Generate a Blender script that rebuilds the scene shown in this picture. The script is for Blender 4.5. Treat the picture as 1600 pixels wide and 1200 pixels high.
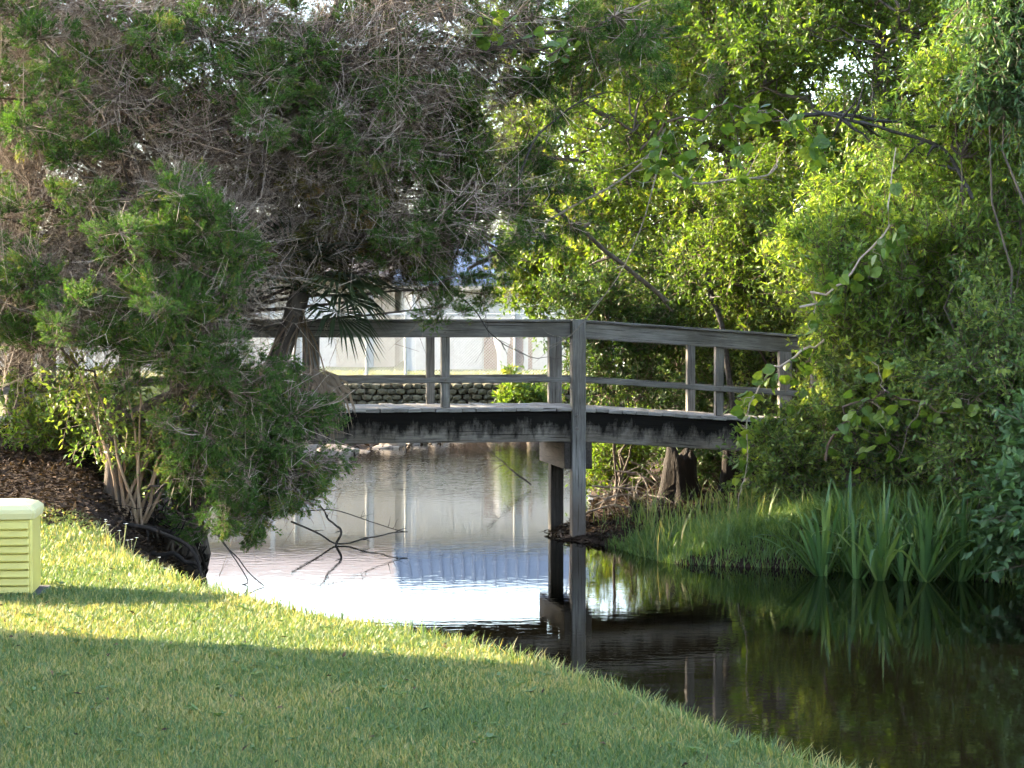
import bpy, bmesh, math, random
import numpy as np
from mathutils import Vector, Matrix

for o in list(bpy.data.objects): bpy.data.objects.remove(o)
S = bpy.context.scene
COL = S.collection
RNG = np.random.default_rng(7)
random.seed(7)
rad = math.radians

# ------------------------------------------------------------------ camera
FPX = 3190.0                      # focal length in pixels of a 1600 px wide picture
CAMZ = 2.3
PITCH = math.atan(90.0 / FPX)
cam_d = bpy.data.cameras.new('camera'); cam = bpy.data.objects.new('camera', cam_d); COL.objects.link(cam)
cam_d.sensor_width = 36.0; cam_d.lens = FPX / 1600 * 36.0
cam_d.clip_start = 0.1; cam_d.clip_end = 3000
cam.location = (0, 0, CAMZ); cam.rotation_euler = (math.pi / 2 - PITCH, 0, 0)
S.camera = cam

# ------------------------------------------------------------------ light
SUN_EL, SUN_AZ = 20.5, -66.0      # azimuth from +Y, clockwise positive: the sun stands to the left, beyond the bridge
w = bpy.data.worlds.new('World'); S.world = w; w.use_nodes = True
nt = w.node_tree; nt.nodes.clear()
sky = nt.nodes.new('ShaderNodeTexSky'); sky.sky_type = 'NISHITA'; sky.sun_disc = False
sky.sun_elevation = rad(SUN_EL); sky.sun_rotation = rad(SUN_AZ) % (2 * math.pi)
sky.air_density = 1.0; sky.dust_density = 1.0; sky.ozone_density = 1.0
bg = nt.nodes.new('ShaderNodeBackground'); bg.inputs['Strength'].default_value = 0.13
wo = nt.nodes.new('ShaderNodeOutputWorld')
hs_ = nt.nodes.new('ShaderNodeHueSaturation'); hs_.inputs['Saturation'].default_value = .8      # hazy, pale sky
nt.links.new(sky.outputs[0], hs_.inputs['Color']); nt.links.new(hs_.outputs[0], bg.inputs[0]); nt.links.new(bg.outputs[0], wo.inputs[0])
sd = bpy.data.lights.new('sun', 'SUN'); sun = bpy.data.objects.new('sun', sd); COL.objects.link(sun)
sd.energy = 5.0; sd.angle = rad(0.53); sd.color = (1.0, 0.82, 0.56)
tos = Vector((math.sin(rad(SUN_AZ)) * math.cos(rad(SUN_EL)), math.cos(rad(SUN_AZ)) * math.cos(rad(SUN_EL)), math.sin(rad(SUN_EL))))
sun.rotation_euler = tos.to_track_quat('Z', 'Y').to_euler(); sun.location = (-30, 30, 30)
S.view_settings.view_transform = 'Standard'; S.view_settings.look = 'None'
S.view_settings.exposure = 3.1; S.view_settings.gamma = 1.0
S.view_settings.use_curve_mapping = False
S.render.engine = 'CYCLES'
S.cycles.max_bounces = 5; S.cycles.diffuse_bounces = 2; S.cycles.transmission_bounces = 3; S.cycles.glossy_bounces = 2
S.cycles.use_adaptive_sampling = True; S.cycles.adaptive_threshold = .04; S.cycles.adaptive_min_samples = 12

# ------------------------------------------------------------------ helpers
def P(px, py, d):
    """world point seen at pixel (px, py) of the 1600x1200 photograph, d metres ahead (along world Y)"""
    x = (px - 800) / FPX; u = (600 - py) / FPX
    c, s = math.cos(PITCH), math.sin(PITCH)
    r = np.array([x, c + u * s, -s + u * c])
    return np.array([0, 0, CAMZ]) + r * (d / r[1])

def tag(o, label=None, cat=None, group=None, kind=None):
    if label: o['label'] = label
    if cat: o['category'] = cat
    if group: o['group'] = group
    if kind: o['kind'] = kind
    return o

def empty(name, loc, label, cat, group=None, rz=0):
    o = bpy.data.objects.new(name, None); COL.objects.link(o)
    o.location = [float(v) for v in loc]; o.rotation_euler = (0, 0, rz)
    return tag(o, label, cat, group)

def link(name, me, mat, parent=None, world=True):
    o = bpy.data.objects.new(name, me); COL.objects.link(o)
    if mat is not None and len(me.materials) == 0: me.materials.append(mat)
    if parent is not None:
        o.parent = parent
        if world:       # mesh data is in world coordinates: undo the parent's transform
            if parent.parent: M = parent.parent.matrix_basis @ parent.matrix_basis
            else: M = parent.matrix_basis
            o.matrix_basis = M.inverted()
    return o

def np_mesh(name, V, F, rnd=None, smooth=False):
    """V (n,3) float, F (m,k) int (all faces with k corners), rnd optional per-vertex attribute"""
    V = np.ascontiguousarray(V, dtype=np.float32).reshape(-1, 3); F = np.ascontiguousarray(F, dtype=np.int32)
    me = bpy.data.meshes.new(name)
    me.vertices.add(len(V)); me.vertices.foreach_set('co', V.ravel())
    k = F.shape[1]
    me.loops.add(F.size); me.loops.foreach_set('vertex_index', F.ravel())
    me.polygons.add(len(F))
    me.polygons.foreach_set('loop_start', np.arange(0, F.size, k, dtype=np.int32))
    try: me.polygons.foreach_set('loop_total', np.full(len(F), k, dtype=np.int32))
    except Exception: pass
    if smooth: me.polygons.foreach_set('use_smooth', np.ones(len(F), dtype=bool))
    if rnd is not None:
        a = me.attributes.new('rnd', 'FLOAT', 'POINT'); a.data.foreach_set('value', np.ascontiguousarray(rnd, dtype=np.float32))
    me.update(calc_edges=True)
    return me

def unit(a):
    return a / np.maximum(np.linalg.norm(a, axis=-1, keepdims=True), 1e-9)

class Geo:
    """collects triangles"""
    def __init__(s): s.V = []; s.F = []; s.R = []; s.n = 0
    def add(s, V, F, R=None):
        V = np.asarray(V, dtype=np.float64).reshape(-1, 3)
        s.V.append(V); s.F.append(np.asarray(F) + s.n); s.n += len(V)
        s.R.append(np.full(len(V), 0.5) if R is None else np.asarray(R))
    def mesh(s, name, smooth=False):
        return np_mesh(name, np.concatenate(s.V), np.concatenate(s.F), np.concatenate(s.R), smooth)

def tubes(g, Pts, Rad, k=3, rnd=None):
    """Pts (N,n,3), Rad (N,n) -> k sided tubes, vectorised"""
    Pts = np.asarray(Pts, float); Rad = np.asarray(Rad, float)
    N, n, _ = Pts.shape
    T = np.empty_like(Pts); T[:, 1:-1] = Pts[:, 2:] - Pts[:, :-2]; T[:, 0] = Pts[:, 1] - Pts[:, 0]; T[:, -1] = Pts[:, -1] - Pts[:, -2]
    T = unit(T)
    ref = np.where(np.abs(T[:, :1, 2:3]) > 0.9, np.array([1., 0, 0]), np.array([0, 0, 1.]))
    A = unit(np.cross(T, np.broadcast_to(ref, T.shape))); B = np.cross(T, A)
    ang = np.arange(k) * 2 * math.pi / k
    V = Pts[:, :, None, :] + Rad[:, :, None, None] * (A[:, :, None, :] * np.cos(ang)[None, None, :, None] + B[:, :, None, :] * np.sin(ang)[None, None, :, None])
    idx = np.arange(N * n * k).reshape(N, n, k)
    a = idx[:, :-1, :]; b = np.roll(a, -1, axis=2); c = idx[:, 1:, :]; d = np.roll(c, -1, axis=2)
    F = np.concatenate([np.stack([a, b, d], -1).reshape(-1, 3), np.stack([a, d, c], -1).reshape(-1, 3)])
    R = np.repeat(RNG.random(N) if rnd is None else rnd, n * k)
    g.add(V, F, R)

def kites(g, C, D, Nn, L, W, rnd, fold=0.25, mid=0.42):
    """leaf = kite of two triangles folded along its midrib. C base point, D direction, Nn rough normal"""
    D = unit(D); Sd = unit(np.cross(D, Nn)); Nn = np.cross(Sd, D)
    L = np.asarray(L)[:, None]; W = np.asarray(W)[:, None]
    m = C + D * L * mid
    up = Nn * W * fold
    v = np.stack([C, m - Sd * W * .5 + up, C + D * L - up * .6, m + Sd * W * .5 + up], 1)
    n = len(C); i = np.arange(n)[:, None] * 4
    F = np.concatenate([i + np.array([[0, 1, 2]]), i + np.array([[0, 2, 3]])])
    g.add(v, F, np.repeat(rnd, 4))

def tris(g, C, D, Nn, L, W, rnd):
    """thin needle or scale spray = one slim triangle"""
    D = unit(D); Sd = unit(np.cross(D, Nn))
    L = np.asarray(L)[:, None]; W = np.asarray(W)[:, None]
    v = np.stack([C - Sd * W * .5, C + Sd * W * .5, C + D * L], 1)
    F = np.arange(len(C) * 3).reshape(-1, 3)
    g.add(v, F, np.repeat(rnd, 3))

def rdir(n): return unit(RNG.normal(size=(n, 3)))

def bez(a, b, c, n):
    t = np.linspace(0, 1, n)[:, None]
    return (1 - t) ** 2 * a + 2 * t * (1 - t) * b + t ** 2 * c

def wobble(p, amp):
    q = p.copy(); n = len(p)
    if n > 2: q[1:-1] += RNG.normal(size=(n - 2, 3)) * amp
    return q

def box_mesh(name, sx, sy, sz, bevel=0.0, seg=1):
    bm = bmesh.new(); bmesh.ops.create_cube(bm, size=1.0)
    bmesh.ops.scale(bm, vec=(sx, sy, sz), verts=bm.verts)
    if bevel > 0: bmesh.ops.bevel(bm, geom=bm.edges[:], offset=bevel, segments=seg, affect='EDGES')
    me = bpy.data.meshes.new(name); bm.to_mesh(me); bm.free()
    return me

def box(name, size, loc, mat, parent=None, rot=(0, 0, 0), bevel=0.0):
    """box in its parent's coordinates, centre at loc"""
    o = bpy.data.objects.new(name, box_mesh(name, *size, bevel=bevel)); COL.objects.link(o)
    o.data.materials.append(mat); o.location = [float(v) for v in loc]; o.rotation_euler = rot
    if parent is not None: o.parent = parent
    return o

# ------------------------------------------------------------------ materials
def mat_new(name):
    m = bpy.data.materials.new(name); m.use_nodes = True
    nt = m.node_tree; nt.nodes.clear()
    out = nt.nodes.new('ShaderNodeOutputMaterial')
    return m, nt, out

def N(nt, t, **kw):
    n = nt.nodes.new(t)
    for k, v in kw.items():
        if k in n.inputs.keys(): n.inputs[k].default_value = v
        else: setattr(n, k, v)
    return n

def ramp(nt, stops):
    r = nt.nodes.new('ShaderNodeValToRGB'); e = r.color_ramp.elements
    while len(e) > 1: e.remove(e[-1])
    e[0].position = stops[0][0]; e[0].color = (*stops[0][1], 1)
    for p, c in stops[1:]:
        x = e.new(p); x.color = (*c, 1)
    return r

def leaf_mat(name, stops, trans=0.4, tcol=(1.5, 1.45, .5), rough=.45, spec=.35):
    """stops: colour ramp over the per-leaf random value; a part of the light passes through the leaf"""
    m, nt, out = mat_new(name)
    at = N(nt, 'ShaderNodeAttribute', attribute_name='rnd')
    r = ramp(nt, stops); nt.links.new(at.outputs['Fac'], r.inputs[0])
    pb = N(nt, 'ShaderNodeBsdfPrincipled', Roughness=rough); pb.inputs['Specular IOR Level'].default_value = spec
    nt.links.new(r.outputs[0], pb.inputs['Base Color'])
    mul = N(nt, 'ShaderNodeMix', data_type='RGBA', blend_type='MULTIPLY'); mul.inputs[0].default_value = 1
    nt.links.new(r.outputs[0], mul.inputs[6]); mul.inputs[7].default_value = (*tcol, 1)
    tr = N(nt, 'ShaderNodeBsdfTranslucent'); nt.links.new(mul.outputs[2], tr.inputs['Color'])
    mx = N(nt, 'ShaderNodeMixShader'); mx.inputs[0].default_value = trans
    nt.links.new(pb.outputs[0], mx.inputs[1]); nt.links.new(tr.outputs[0], mx.inputs[2])
    nt.links.new(mx.outputs[0], out.inputs[0])
    return m

def obj_leaf_mat(name, stops, trans=.35, tcol=(1.6, 1.5, .5), rough=.4):
    """the same for leaves that are objects of their own (random value per object)"""
    m = leaf_mat(name, stops, trans, tcol, rough)
    nt = m.node_tree
    oi = N(nt, 'ShaderNodeObjectInfo')
    for n in nt.nodes:
        if n.type == 'VALTORGB': nt.links.new(oi.outputs['Random'], n.inputs[0])
    return m

def noise_mat(name, stops, scale=8, stretch=(1, 1, 1), detail=6, rough=.85, bump=.3, bdist=.01, spec=.25, coords='Object', objvar=0.0):
    m, nt, out = mat_new(name)
    tc = N(nt, 'ShaderNodeTexCoord'); mp = N(nt, 'ShaderNodeMapping'); mp.inputs['Scale'].default_value = stretch
    nt.links.new(tc.outputs[coords], mp.inputs[0])
    no = N(nt, 'ShaderNodeTexNoise', Scale=scale, Detail=detail, Roughness=.65); nt.links.new(mp.outputs[0], no.inputs['Vector'])
    r = ramp(nt, stops); nt.links.new(no.outputs['Fac'], r.inputs[0])
    col = r.outputs[0]
    if objvar:
        oi = N(nt, 'ShaderNodeObjectInfo')
        mr = N(nt, 'ShaderNodeMapRange'); mr.inputs[3].default_value = 1 - objvar; mr.inputs[4].default_value = 1 + objvar
        nt.links.new(oi.outputs['Random'], mr.inputs[0])
        vm = N(nt, 'ShaderNodeVectorMath', operation='SCALE'); nt.links.new(col, vm.inputs[0]); nt.links.new(mr.outputs[0], vm.inputs['Scale'])
        col = vm.outputs[0]
    pb = N(nt, 'ShaderNodeBsdfPrincipled', Roughness=rough); pb.inputs['Specular IOR Level'].default_value = spec
    nt.links.new(col, pb.inputs['Base Color'])
    if bump:
        b = N(nt, 'ShaderNodeBump', Strength=bump, Distance=bdist); nt.links.new(no.outputs['Fac'], b.inputs['Height']); nt.links.new(b.outputs[0], pb.inputs['Normal'])
    nt.links.new(pb.outputs[0], out.inputs[0])
    return m

M = {}
M['cedar'] = leaf_mat('cedar_foliage', [(0, (.03, .065, .014)), (.5, (.058, .118, .024)), (.86, (.095, .165, .034)), (1, (.17, .15, .04))], trans=.35, tcol=(1.3, 1.4, .5), rough=.6, spec=.2)
M['cedar_brown'] = leaf_mat('cedar_foliage_dry', [(0, (.05, .055, .02)), (.6, (.085, .085, .025)), (1, (.17, .105, .04))], trans=.3, rough=.7, spec=.1)
M['oak'] = leaf_mat('oak_leaves', [(0, (.048, .09, .018)), (.5, (.095, .155, .027)), (.92, (.155, .22, .038)), (1, (.23, .24, .05))], trans=.46, tcol=(1.45, 1.5, .45))
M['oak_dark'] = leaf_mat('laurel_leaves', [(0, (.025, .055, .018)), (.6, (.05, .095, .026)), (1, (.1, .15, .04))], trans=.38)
M['willow'] = leaf_mat('willow_leaves', [(0, (.055, .115, .025)), (.5, (.125, .21, .043)), (1, (.24, .32, .06))], trans=.45)
M['shrub'] = leaf_mat('shrub_leaves', [(0, (.045, .09, .03)), (.5, (.11, .18, .05)), (1, (.24, .3, .075))], trans=.4)
M['bigleaf'] = leaf_mat('broad_shrub_leaves', [(0, (.045, .095, .04)), (1, (.09, .165, .065))], trans=.35)
M['vine'] = obj_leaf_mat('vine_leaves', [(0, (.05, .1, .02)), (.6, (.1, .175, .032)), (1, (.19, .25, .045))], trans=.45)
M['crinum'] = obj_leaf_mat('strap_leaves', [(0, (.045, .1, .035)), (.7, (.085, .16, .05)), (1, (.15, .22, .07))], trans=.3, rough=.35)
M['frond'] = obj_leaf_mat('palm_fronds', [(0, (.02, .032, .014)), (1, (.04, .06, .022))], trans=.25)
M['frond_dead'] = obj_leaf_mat('dead_fronds', [(0, (.085, .055, .034)), (1, (.16, .11, .07))], trans=.2, tcol=(1.2, 1.1, .8))
M['lawn'] = leaf_mat('lawn_blades', [(0, (.058, .115, .045)), (.38, (.11, .175, .066)), (.64, (.18, .22, .08)), (.78, (.3, .275, .095)), (1, (.43, .345, .17))], trans=.35, tcol=(1.35, 1.25, .5), rough=.5, spec=.3)
M['bank_grass'] = leaf_mat('bank_grass_blades', [(0, (.06, .12, .04)), (.6, (.115, .185, .055)), (.88, (.19, .24, .07)), (1, (.33, .28, .14))], trans=.35)
M['litter'] = leaf_mat('leaf_litter', [(0, (.018, .012, .009)), (.65, (.04, .027, .019)), (.93, (.09, .058, .038)), (1, (.2, .13, .08))], trans=.05, rough=.8, spec=.1)
M['bark'] = noise_mat('bark', [(.25, (.035, .027, .022)), (.6, (.1, .08, .065)), (.85, (.17, .15, .13))], scale=14, stretch=(1, 1, .25), bump=.8, bdist=.03)
M['twig'] = leaf_mat('dead_twigs', [(0, (.08, .055, .042)), (.5, (.19, .145, .113)), (1, (.4, .335, .28))], trans=0.0, rough=.85, spec=.15)
M['stem'] = noise_mat('tan_stems', [(.3, (.2, .13, .085)), (.7, (.36, .26, .17))], scale=20, stretch=(1, 1, .3), bump=.3)
M['darkwood'] = noise_mat('wet_rotten_wood', [(.25, (.006, .0045, .0035)), (.6, (.018, .013, .01)), (.85, (.07, .043, .027))], scale=9, stretch=(1, 1, .3), bump=1.0, bdist=.04)
M['deadwood'] = noise_mat('bleached_dead_wood', [(.25, (.12, .1, .085)), (.75, (.32, .28, .24))], scale=25, bump=.4)
M['blackbranch'] = noise_mat('blackened_branch', [(.3, (.02, .018, .017)), (.8, (.1, .09, .085))], scale=25, bump=.5)
M['rock'] = noise_mat('rock', [(.25, (.13, .11, .09)), (.55, (.25, .21, .17)), (.8, (.4, .33, .26))], scale=6, bump=.7, bdist=.03, objvar=.25)
M['stone'] = noise_mat('mossy_wall_stone', [(.25, (.03, .03, .018)), (.5, (.075, .068, .042)), (.8, (.17, .14, .09))], scale=9, bump=.8, bdist=.03, objvar=.35)
M['galv'] = noise_mat('galvanised_steel', [(.3, (.42, .42, .42)), (.7, (.58, .58, .57))], scale=12, rough=.5, bump=0)
M['white'] = noise_mat('white_painted_siding', [(.3, (.5, .485, .49)), (.7, (.58, .565, .575))], scale=3, bump=.05)
M['cream'] = noise_mat('cream_stucco', [(.3, (.46, .39, .32)), (.7, (.54, .47, .4))], scale=5, bump=.1)
M['brick'] = noise_mat('red_brown_wall', [(.3, (.2, .11, .09)), (.7, (.3, .18, .15))], scale=6, bump=.1)
M['bluemetal'] = noise_mat('blue_grey_metal_roof', [(.3, (.17, .195, .24)), (.7, (.22, .25, .3))], scale=2, rough=.4, bump=0, spec=.5)
M['seam'] = noise_mat('dark_roof_seam', [(.3, (.07, .09, .14)), (.7, (.1, .13, .19))], scale=2, rough=.4, bump=0)
M['lightroof'] = noise_mat('pale_shingle_roof', [(.3, (.27, .24, .245)), (.7, (.36, .32, .325))], scale=20, bump=.2)
M['glass'] = noise_mat('dark_window', [(.3, (.03, .035, .04)), (.7, (.06, .065, .07))], scale=1, rough=.08, bump=0, spec=.5)
M['steel'] = noise_mat('rusty_bolt', [(.3, (.06, .055, .05)), (.7, (.16, .13, .11))], scale=40, rough=.6)

def wood_mat(name, stained=False, base=((.10, .10, .10), (.2, .195, .19), (.31, .3, .29))):
    m, nt, out = mat_new(name)
    tc = N(nt, 'ShaderNodeTexCoord'); mp = N(nt, 'ShaderNodeMapping'); mp.inputs['Scale'].default_value = (1.0, 14, 14)
    oi = N(nt, 'ShaderNodeObjectInfo')
    add = N(nt, 'ShaderNodeVectorMath', operation='ADD'); cb = N(nt, 'ShaderNodeCombineXYZ')
    sc = N(nt, 'ShaderNodeMath', operation='MULTIPLY'); sc.inputs[1].default_value = 37
    nt.links.new(oi.outputs['Random'], sc.inputs[0]); nt.links.new(sc.outputs[0], cb.inputs[0]); nt.links.new(sc.outputs[0], cb.inputs[1])
    nt.links.new(tc.outputs['Object'], add.inputs[0]); nt.links.new(cb.outputs[0], add.inputs[1])
    nt.links.new(add.outputs[0], mp.inputs[0])
    g1 = N(nt, 'ShaderNodeTexNoise', Scale=3, Detail=9, Roughness=.75); nt.links.new(mp.outputs[0], g1.inputs['Vector'])
    r = ramp(nt, [(.3, base[0]), (.5, base[1]), (.75, base[2])]); nt.links.new(g1.outputs['Fac'], r.inputs[0])
    # blotches
    g2 = N(nt, 'ShaderNodeTexNoise', Scale=2.2, Detail=4); nt.links.new(add.outputs[0], g2.inputs['Vector'])
    r2 = ramp(nt, [(.35, (.62, .6, .58)), (.65, (1.12, 1.12, 1.14))]); nt.links.new(g2.outputs['Fac'], r2.inputs[0])
    mul = N(nt, 'ShaderNodeMix', data_type='RGBA', blend_type='MULTIPLY'); mul.inputs[0].default_value = 1
    nt.links.new(r.outputs[0], mul.inputs[6]); nt.links.new(r2.outputs[0], mul.inputs[7])
    # drying cracks along the grain
    mp2 = N(nt, 'ShaderNodeMapping'); mp2.inputs['Scale'].default_value = (.7, 30, 30); nt.links.new(add.outputs[0], mp2.inputs[0])
    g3 = N(nt, 'ShaderNodeTexNoise', Scale=2.0, Detail=3); nt.links.new(mp2.outputs[0], g3.inputs['Vector'])
    r3 = ramp(nt, [(.33, (.25, .24, .23)), (.38, (1, 1, 1))]); nt.links.new(g3.outputs['Fac'], r3.inputs[0])
    mul2 = N(nt, 'ShaderNodeMix', data_type='RGBA', blend_type='MULTIPLY'); mul2.inputs[0].default_value = 1
    nt.links.new(mul.outputs[2], mul2.inputs[6]); nt.links.new(r3.outputs[0], mul2.inputs[7])
    col = mul2.outputs[2]
    if stained:   # black algae running down from the deck edge: drips with a shape of their own
        sx = N(nt, 'ShaderNodeSeparateXYZ'); nt.links.new(tc.outputs['Object'], sx.inputs[0])
        mp3 = N(nt, 'ShaderNodeMapping'); mp3.inputs['Scale'].default_value = (4.0, 1, 1.6); nt.links.new(tc.outputs['Object'], mp3.inputs[0])
        n4 = N(nt, 'ShaderNodeTexNoise', Scale=1.7, Detail=10, Roughness=.72); nt.links.new(mp3.outputs[0], n4.inputs['Vector'])
        ma = N(nt, 'ShaderNodeMath', operation='MULTIPLY_ADD'); ma.inputs[1].default_value = 1.5; ma.inputs[2].default_value = .02
        nt.links.new(sx.outputs[2], ma.inputs[0])
        sm = N(nt, 'ShaderNodeMath', operation='ADD'); nt.links.new(ma.outputs[0], sm.inputs[0]); nt.links.new(n4.outputs['Fac'], sm.inputs[1])
        r4 = ramp(nt, [(.37, (0, 0, 0)), (.46, (.5, .5, .5)), (.58, (.96, .96, .96))]); nt.links.new(sm.outputs[0], r4.inputs[0])
        mx = N(nt, 'ShaderNodeMix', data_type='RGBA'); nt.links.new(r4.outputs[0], mx.inputs[0])
        nt.links.new(col, mx.inputs[6]); mx.inputs[7].default_value = (.0035, .0032, .0032, 1); col = mx.outputs[2]
    if name == 'tide_stained_post':      # brown water stain creeping up the post from the creek
        sx = N(nt, 'ShaderNodeSeparateXYZ'); nt.links.new(tc.outputs['Object'], sx.inputs[0])
        ma = N(nt, 'ShaderNodeMath', operation='MULTIPLY_ADD'); ma.inputs[1].default_value = .9; nt.links.new(sx.outputs[0], ma.inputs[0]); nt.links.new(g1.outputs['Fac'], ma.inputs[2])
        r4 = ramp(nt, [(.75, (0, 0, 0)), (1.0, (.6, .6, .6))]); nt.links.new(ma.outputs[0], r4.inputs[0])
        mx = N(nt, 'ShaderNodeMix', data_type='RGBA'); nt.links.new(r4.outputs[0], mx.inputs[0]); nt.links.new(col, mx.inputs[6]); mx.inputs[7].default_value = (.06, .036, .022, 1); col = mx.outputs[2]
    pb = N(nt, 'ShaderNodeBsdfPrincipled', Roughness=.8); pb.inputs['Specular IOR Level'].default_value = .25
    nt.links.new(col, pb.inputs['Base Color'])
    b = N(nt, 'ShaderNodeBump', Strength=.5, Distance=.008); nt.links.new(g1.outputs['Fac'], b.inputs['Height']); nt.links.new(b.outputs[0], pb.inputs['Normal'])
    nt.links.new(pb.outputs[0], out.inputs[0])
    return m
M['wood'] = wood_mat('weathered_grey_timber', False, ((.075, .07, .066), (.155, .146, .136), (.26, .246, .23)))
M['tide'] = wood_mat('tide_stained_post', False, ((.075, .07, .066), (.155, .146, .136), (.26, .246, .23)))
M['stringer'] = wood_mat('algae_stained_timber', True, ((.06, .052, .045), (.15, .132, .112), (.24, .215, .185)))
for n_ in M['stringer'].node_tree.nodes:
    if n_.type == 'BSDF_PRINCIPLED': n_.inputs['Specular IOR Level'].default_value = .04
M['plank'] = wood_mat('weathered_deck_plank', False, ((.12, .11, .105), (.24, .225, .21), (.36, .34, .32)))
M['pile'] = wood_mat('dark_wet_pile', False, ((.018, .015, .013), (.045, .037, .032), (.09, .073, .06)))

# ------------------------------------------------------------------ terrain
YL = [-20, 0, 5, 7.6, 8.8, 9.7, 10.6, 11.7, 13.1, 14.7, 16.2, 18.6, 21.6, 25, 30, 35, 38, 40, 42, 60]
XL = [15, 5.4, 2.85, 1.72, 1.33, .95, .5, -.35, -1.2, -1.9, -2.4, -2.8, -3.35, -3.6, -3.6, -3.0, -2.1, -1.3, -.3, -.3]
YR = [-20, 0, 10, 15, 17.5, 18.3, 18.8, 19.3, 19.7, 20.5, 21.4, 22, 22.8, 24, 26, 30, 35, 42, 60]
XR = [24, 14, 9, 6.4, 5.0, 4.3, 3.6, 2.6, 1.5, 1.2, .95, .4, .35, .65, 1.0, 1.0, .95, .9, .9]
def smooth(t): t = np.clip(t, 0, 1); return t * t * (3 - 2 * t)
def vnoise(x, y, seed=0):
    return (np.sin(x * 1.7 + y * .9 + seed) + np.sin(-x * .8 + y * 2.1 + seed * 2.3) + np.sin(x * 3.9 - y * 3.1 + seed * .7) * .5 + np.sin(x * 6.3 + y * 5.7 + seed) * .3) / 2.8
def bank(x, y):
    sL = np.interp(y, YL, XL) - x; sR = x - np.interp(y, YR, XR); sF = y - 42.0
    return sL, sR, sF
def Gz(x, y):
    x = np.asarray(x, float); y = np.asarray(y, float)
    sL, sR, sF = bank(x, y)
    aL = np.interp(y, [0, 14, 17, 22, 30], [1.0, 1.0, 1.15, 1.5, 3]); tL = np.interp(y, [0, 7, 12, 15, 18.5, 22, 26, 33, 36, 45], [.8, .74, .64, .62, .95, 1.1, 1.05, .6, .45, .5])
    zL = -.08 + (tL + .08) * smooth(sL / aL) + np.clip((-x - 6) * .03, 0, .5) * (y > 16)
    aR = np.interp(y, [19, 20, 22, 24, 27], [2.2, 2.4, 3.6, 3.4, 2.2]); tR = np.interp(y, [15, 20, 22, 25, 45], [.5, .55, .4, .55, .55])
    zR = -.03 + .06 * smooth(sR / .25) + (tR - .03) * smooth(sR / aR) ** .8 + np.clip((sR - 2.5) * .12, 0, .8)
    zF = -.08 + .53 * smooth(sF / 2.5)
    s = np.maximum(np.maximum(sL, sR), sF)
    z = np.where(s == sL, zL, np.where(s == sR, zR, zF))
    z = np.where(s < 0, np.maximum(-.08 + s * .6, -.8), z)
    z = np.where((y > 45.0) & (x < 3.0), 1.06 + np.clip((y - 45) * .02, 0, .4), z)
    far = smooth((y - 45) / 2); z = np.where((y > 45) & (x >= 3), z * (1 - far) + far * 1.15, z)
    rough = np.where(s > .15, 1.0, 0.0)
    amp = np.where((s == sL) & (y < 16), .008, .03)
    return z + rough * amp * vnoise(x, y)

def axis(segs):
    out = []
    for a, b, st in segs: out += list(np.arange(a, b, st))
    return np.array(out + [segs[-1][1]])
gx = axis([(-600, -60, 60), (-60, -9, 3), (-9, 7, .13), (7, 16, .6), (16, 60, 4), (60, 600, 60)])
gy = axis([(-200, -20, 30), (-20, 4, 1.5), (4, 27, .13), (27, 44.8, .3), (44.8, 45.3, .08), (45.3, 60, .8), (60, 100, 5), (100, 900, 80)])
X, Y = np.meshgrid(gx, gy)
Z = Gz(X, Y)
nx, ny = len(gx), len(gy)
idx = np.arange(nx * ny).reshape(ny, nx)
Fq = np.stack([idx[:-1, :-1], idx[:-1, 1:], idx[1:, 1:], idx[1:, :-1]], -1).reshape(-1, 4)
sL, sR, sF = bank(X, Y)
lawnw = ((sL > .35) & (sL >= sR) & (Y < 16.5 + .4 * vnoise(X * 1.3, Y, 3) - .55 * np.clip(X + 3.2, -3, 3))) | (Y > 45.2)
lawnw = lawnw | ((X < -6.5) & (Y > 20))
gme = np_mesh('ground', np.stack([X, Y, Z], -1), Fq, lawnw.astype(np.float32).ravel(), True)
m, nt, out = mat_new('lawn_soil_and_leaf_litter')
at = N(nt, 'ShaderNodeAttribute', attribute_name='rnd'); geo = N(nt, 'ShaderNodeNewGeometry')
n1 = N(nt, 'ShaderNodeTexNoise', Scale=9, Detail=8, Roughness=.7); nt.links.new(geo.outputs['Position'], n1.inputs['Vector'])
n2 = N(nt, 'ShaderNodeTexNoise', Scale=1.3, Detail=6); nt.links.new(geo.outputs['Position'], n2.inputs['Vector'])
rd = ramp(nt, [(.28, (.01, .007, .005)), (.5, (.03, .02, .015)), (.72, (.075, .05, .035))]); nt.links.new(n1.outputs['Fac'], rd.inputs[0])
rg = ramp(nt, [(.3, (.075, .095, .03)), (.5, (.14, .16, .05)), (.7, (.22, .2, .09))]); nt.links.new(n2.outputs['Fac'], rg.inputs[0])
mx = N(nt, 'ShaderNodeMix', data_type='RGBA'); nt.links.new(at.outputs['Fac'], mx.inputs[0]); nt.links.new(rd.outputs[0], mx.inputs[6]); nt.links.new(rg.outputs[0], mx.inputs[7])
pb = N(nt, 'ShaderNodeBsdfPrincipled', Roughness=.95); pb.inputs['Specular IOR Level'].default_value = .1
nt.links.new(mx.outputs[2], pb.inputs['Base Color'])
b = N(nt, 'ShaderNodeBump', Strength=.8, Distance=.05); nt.links.new(n1.outputs['Fac'], b.inputs['Height']); nt.links.new(b.outputs[0], pb.inputs['Normal'])
nt.links.new(pb.outputs[0], out.inputs[0])
tag(link('ground', gme, m), kind='structure')

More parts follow.
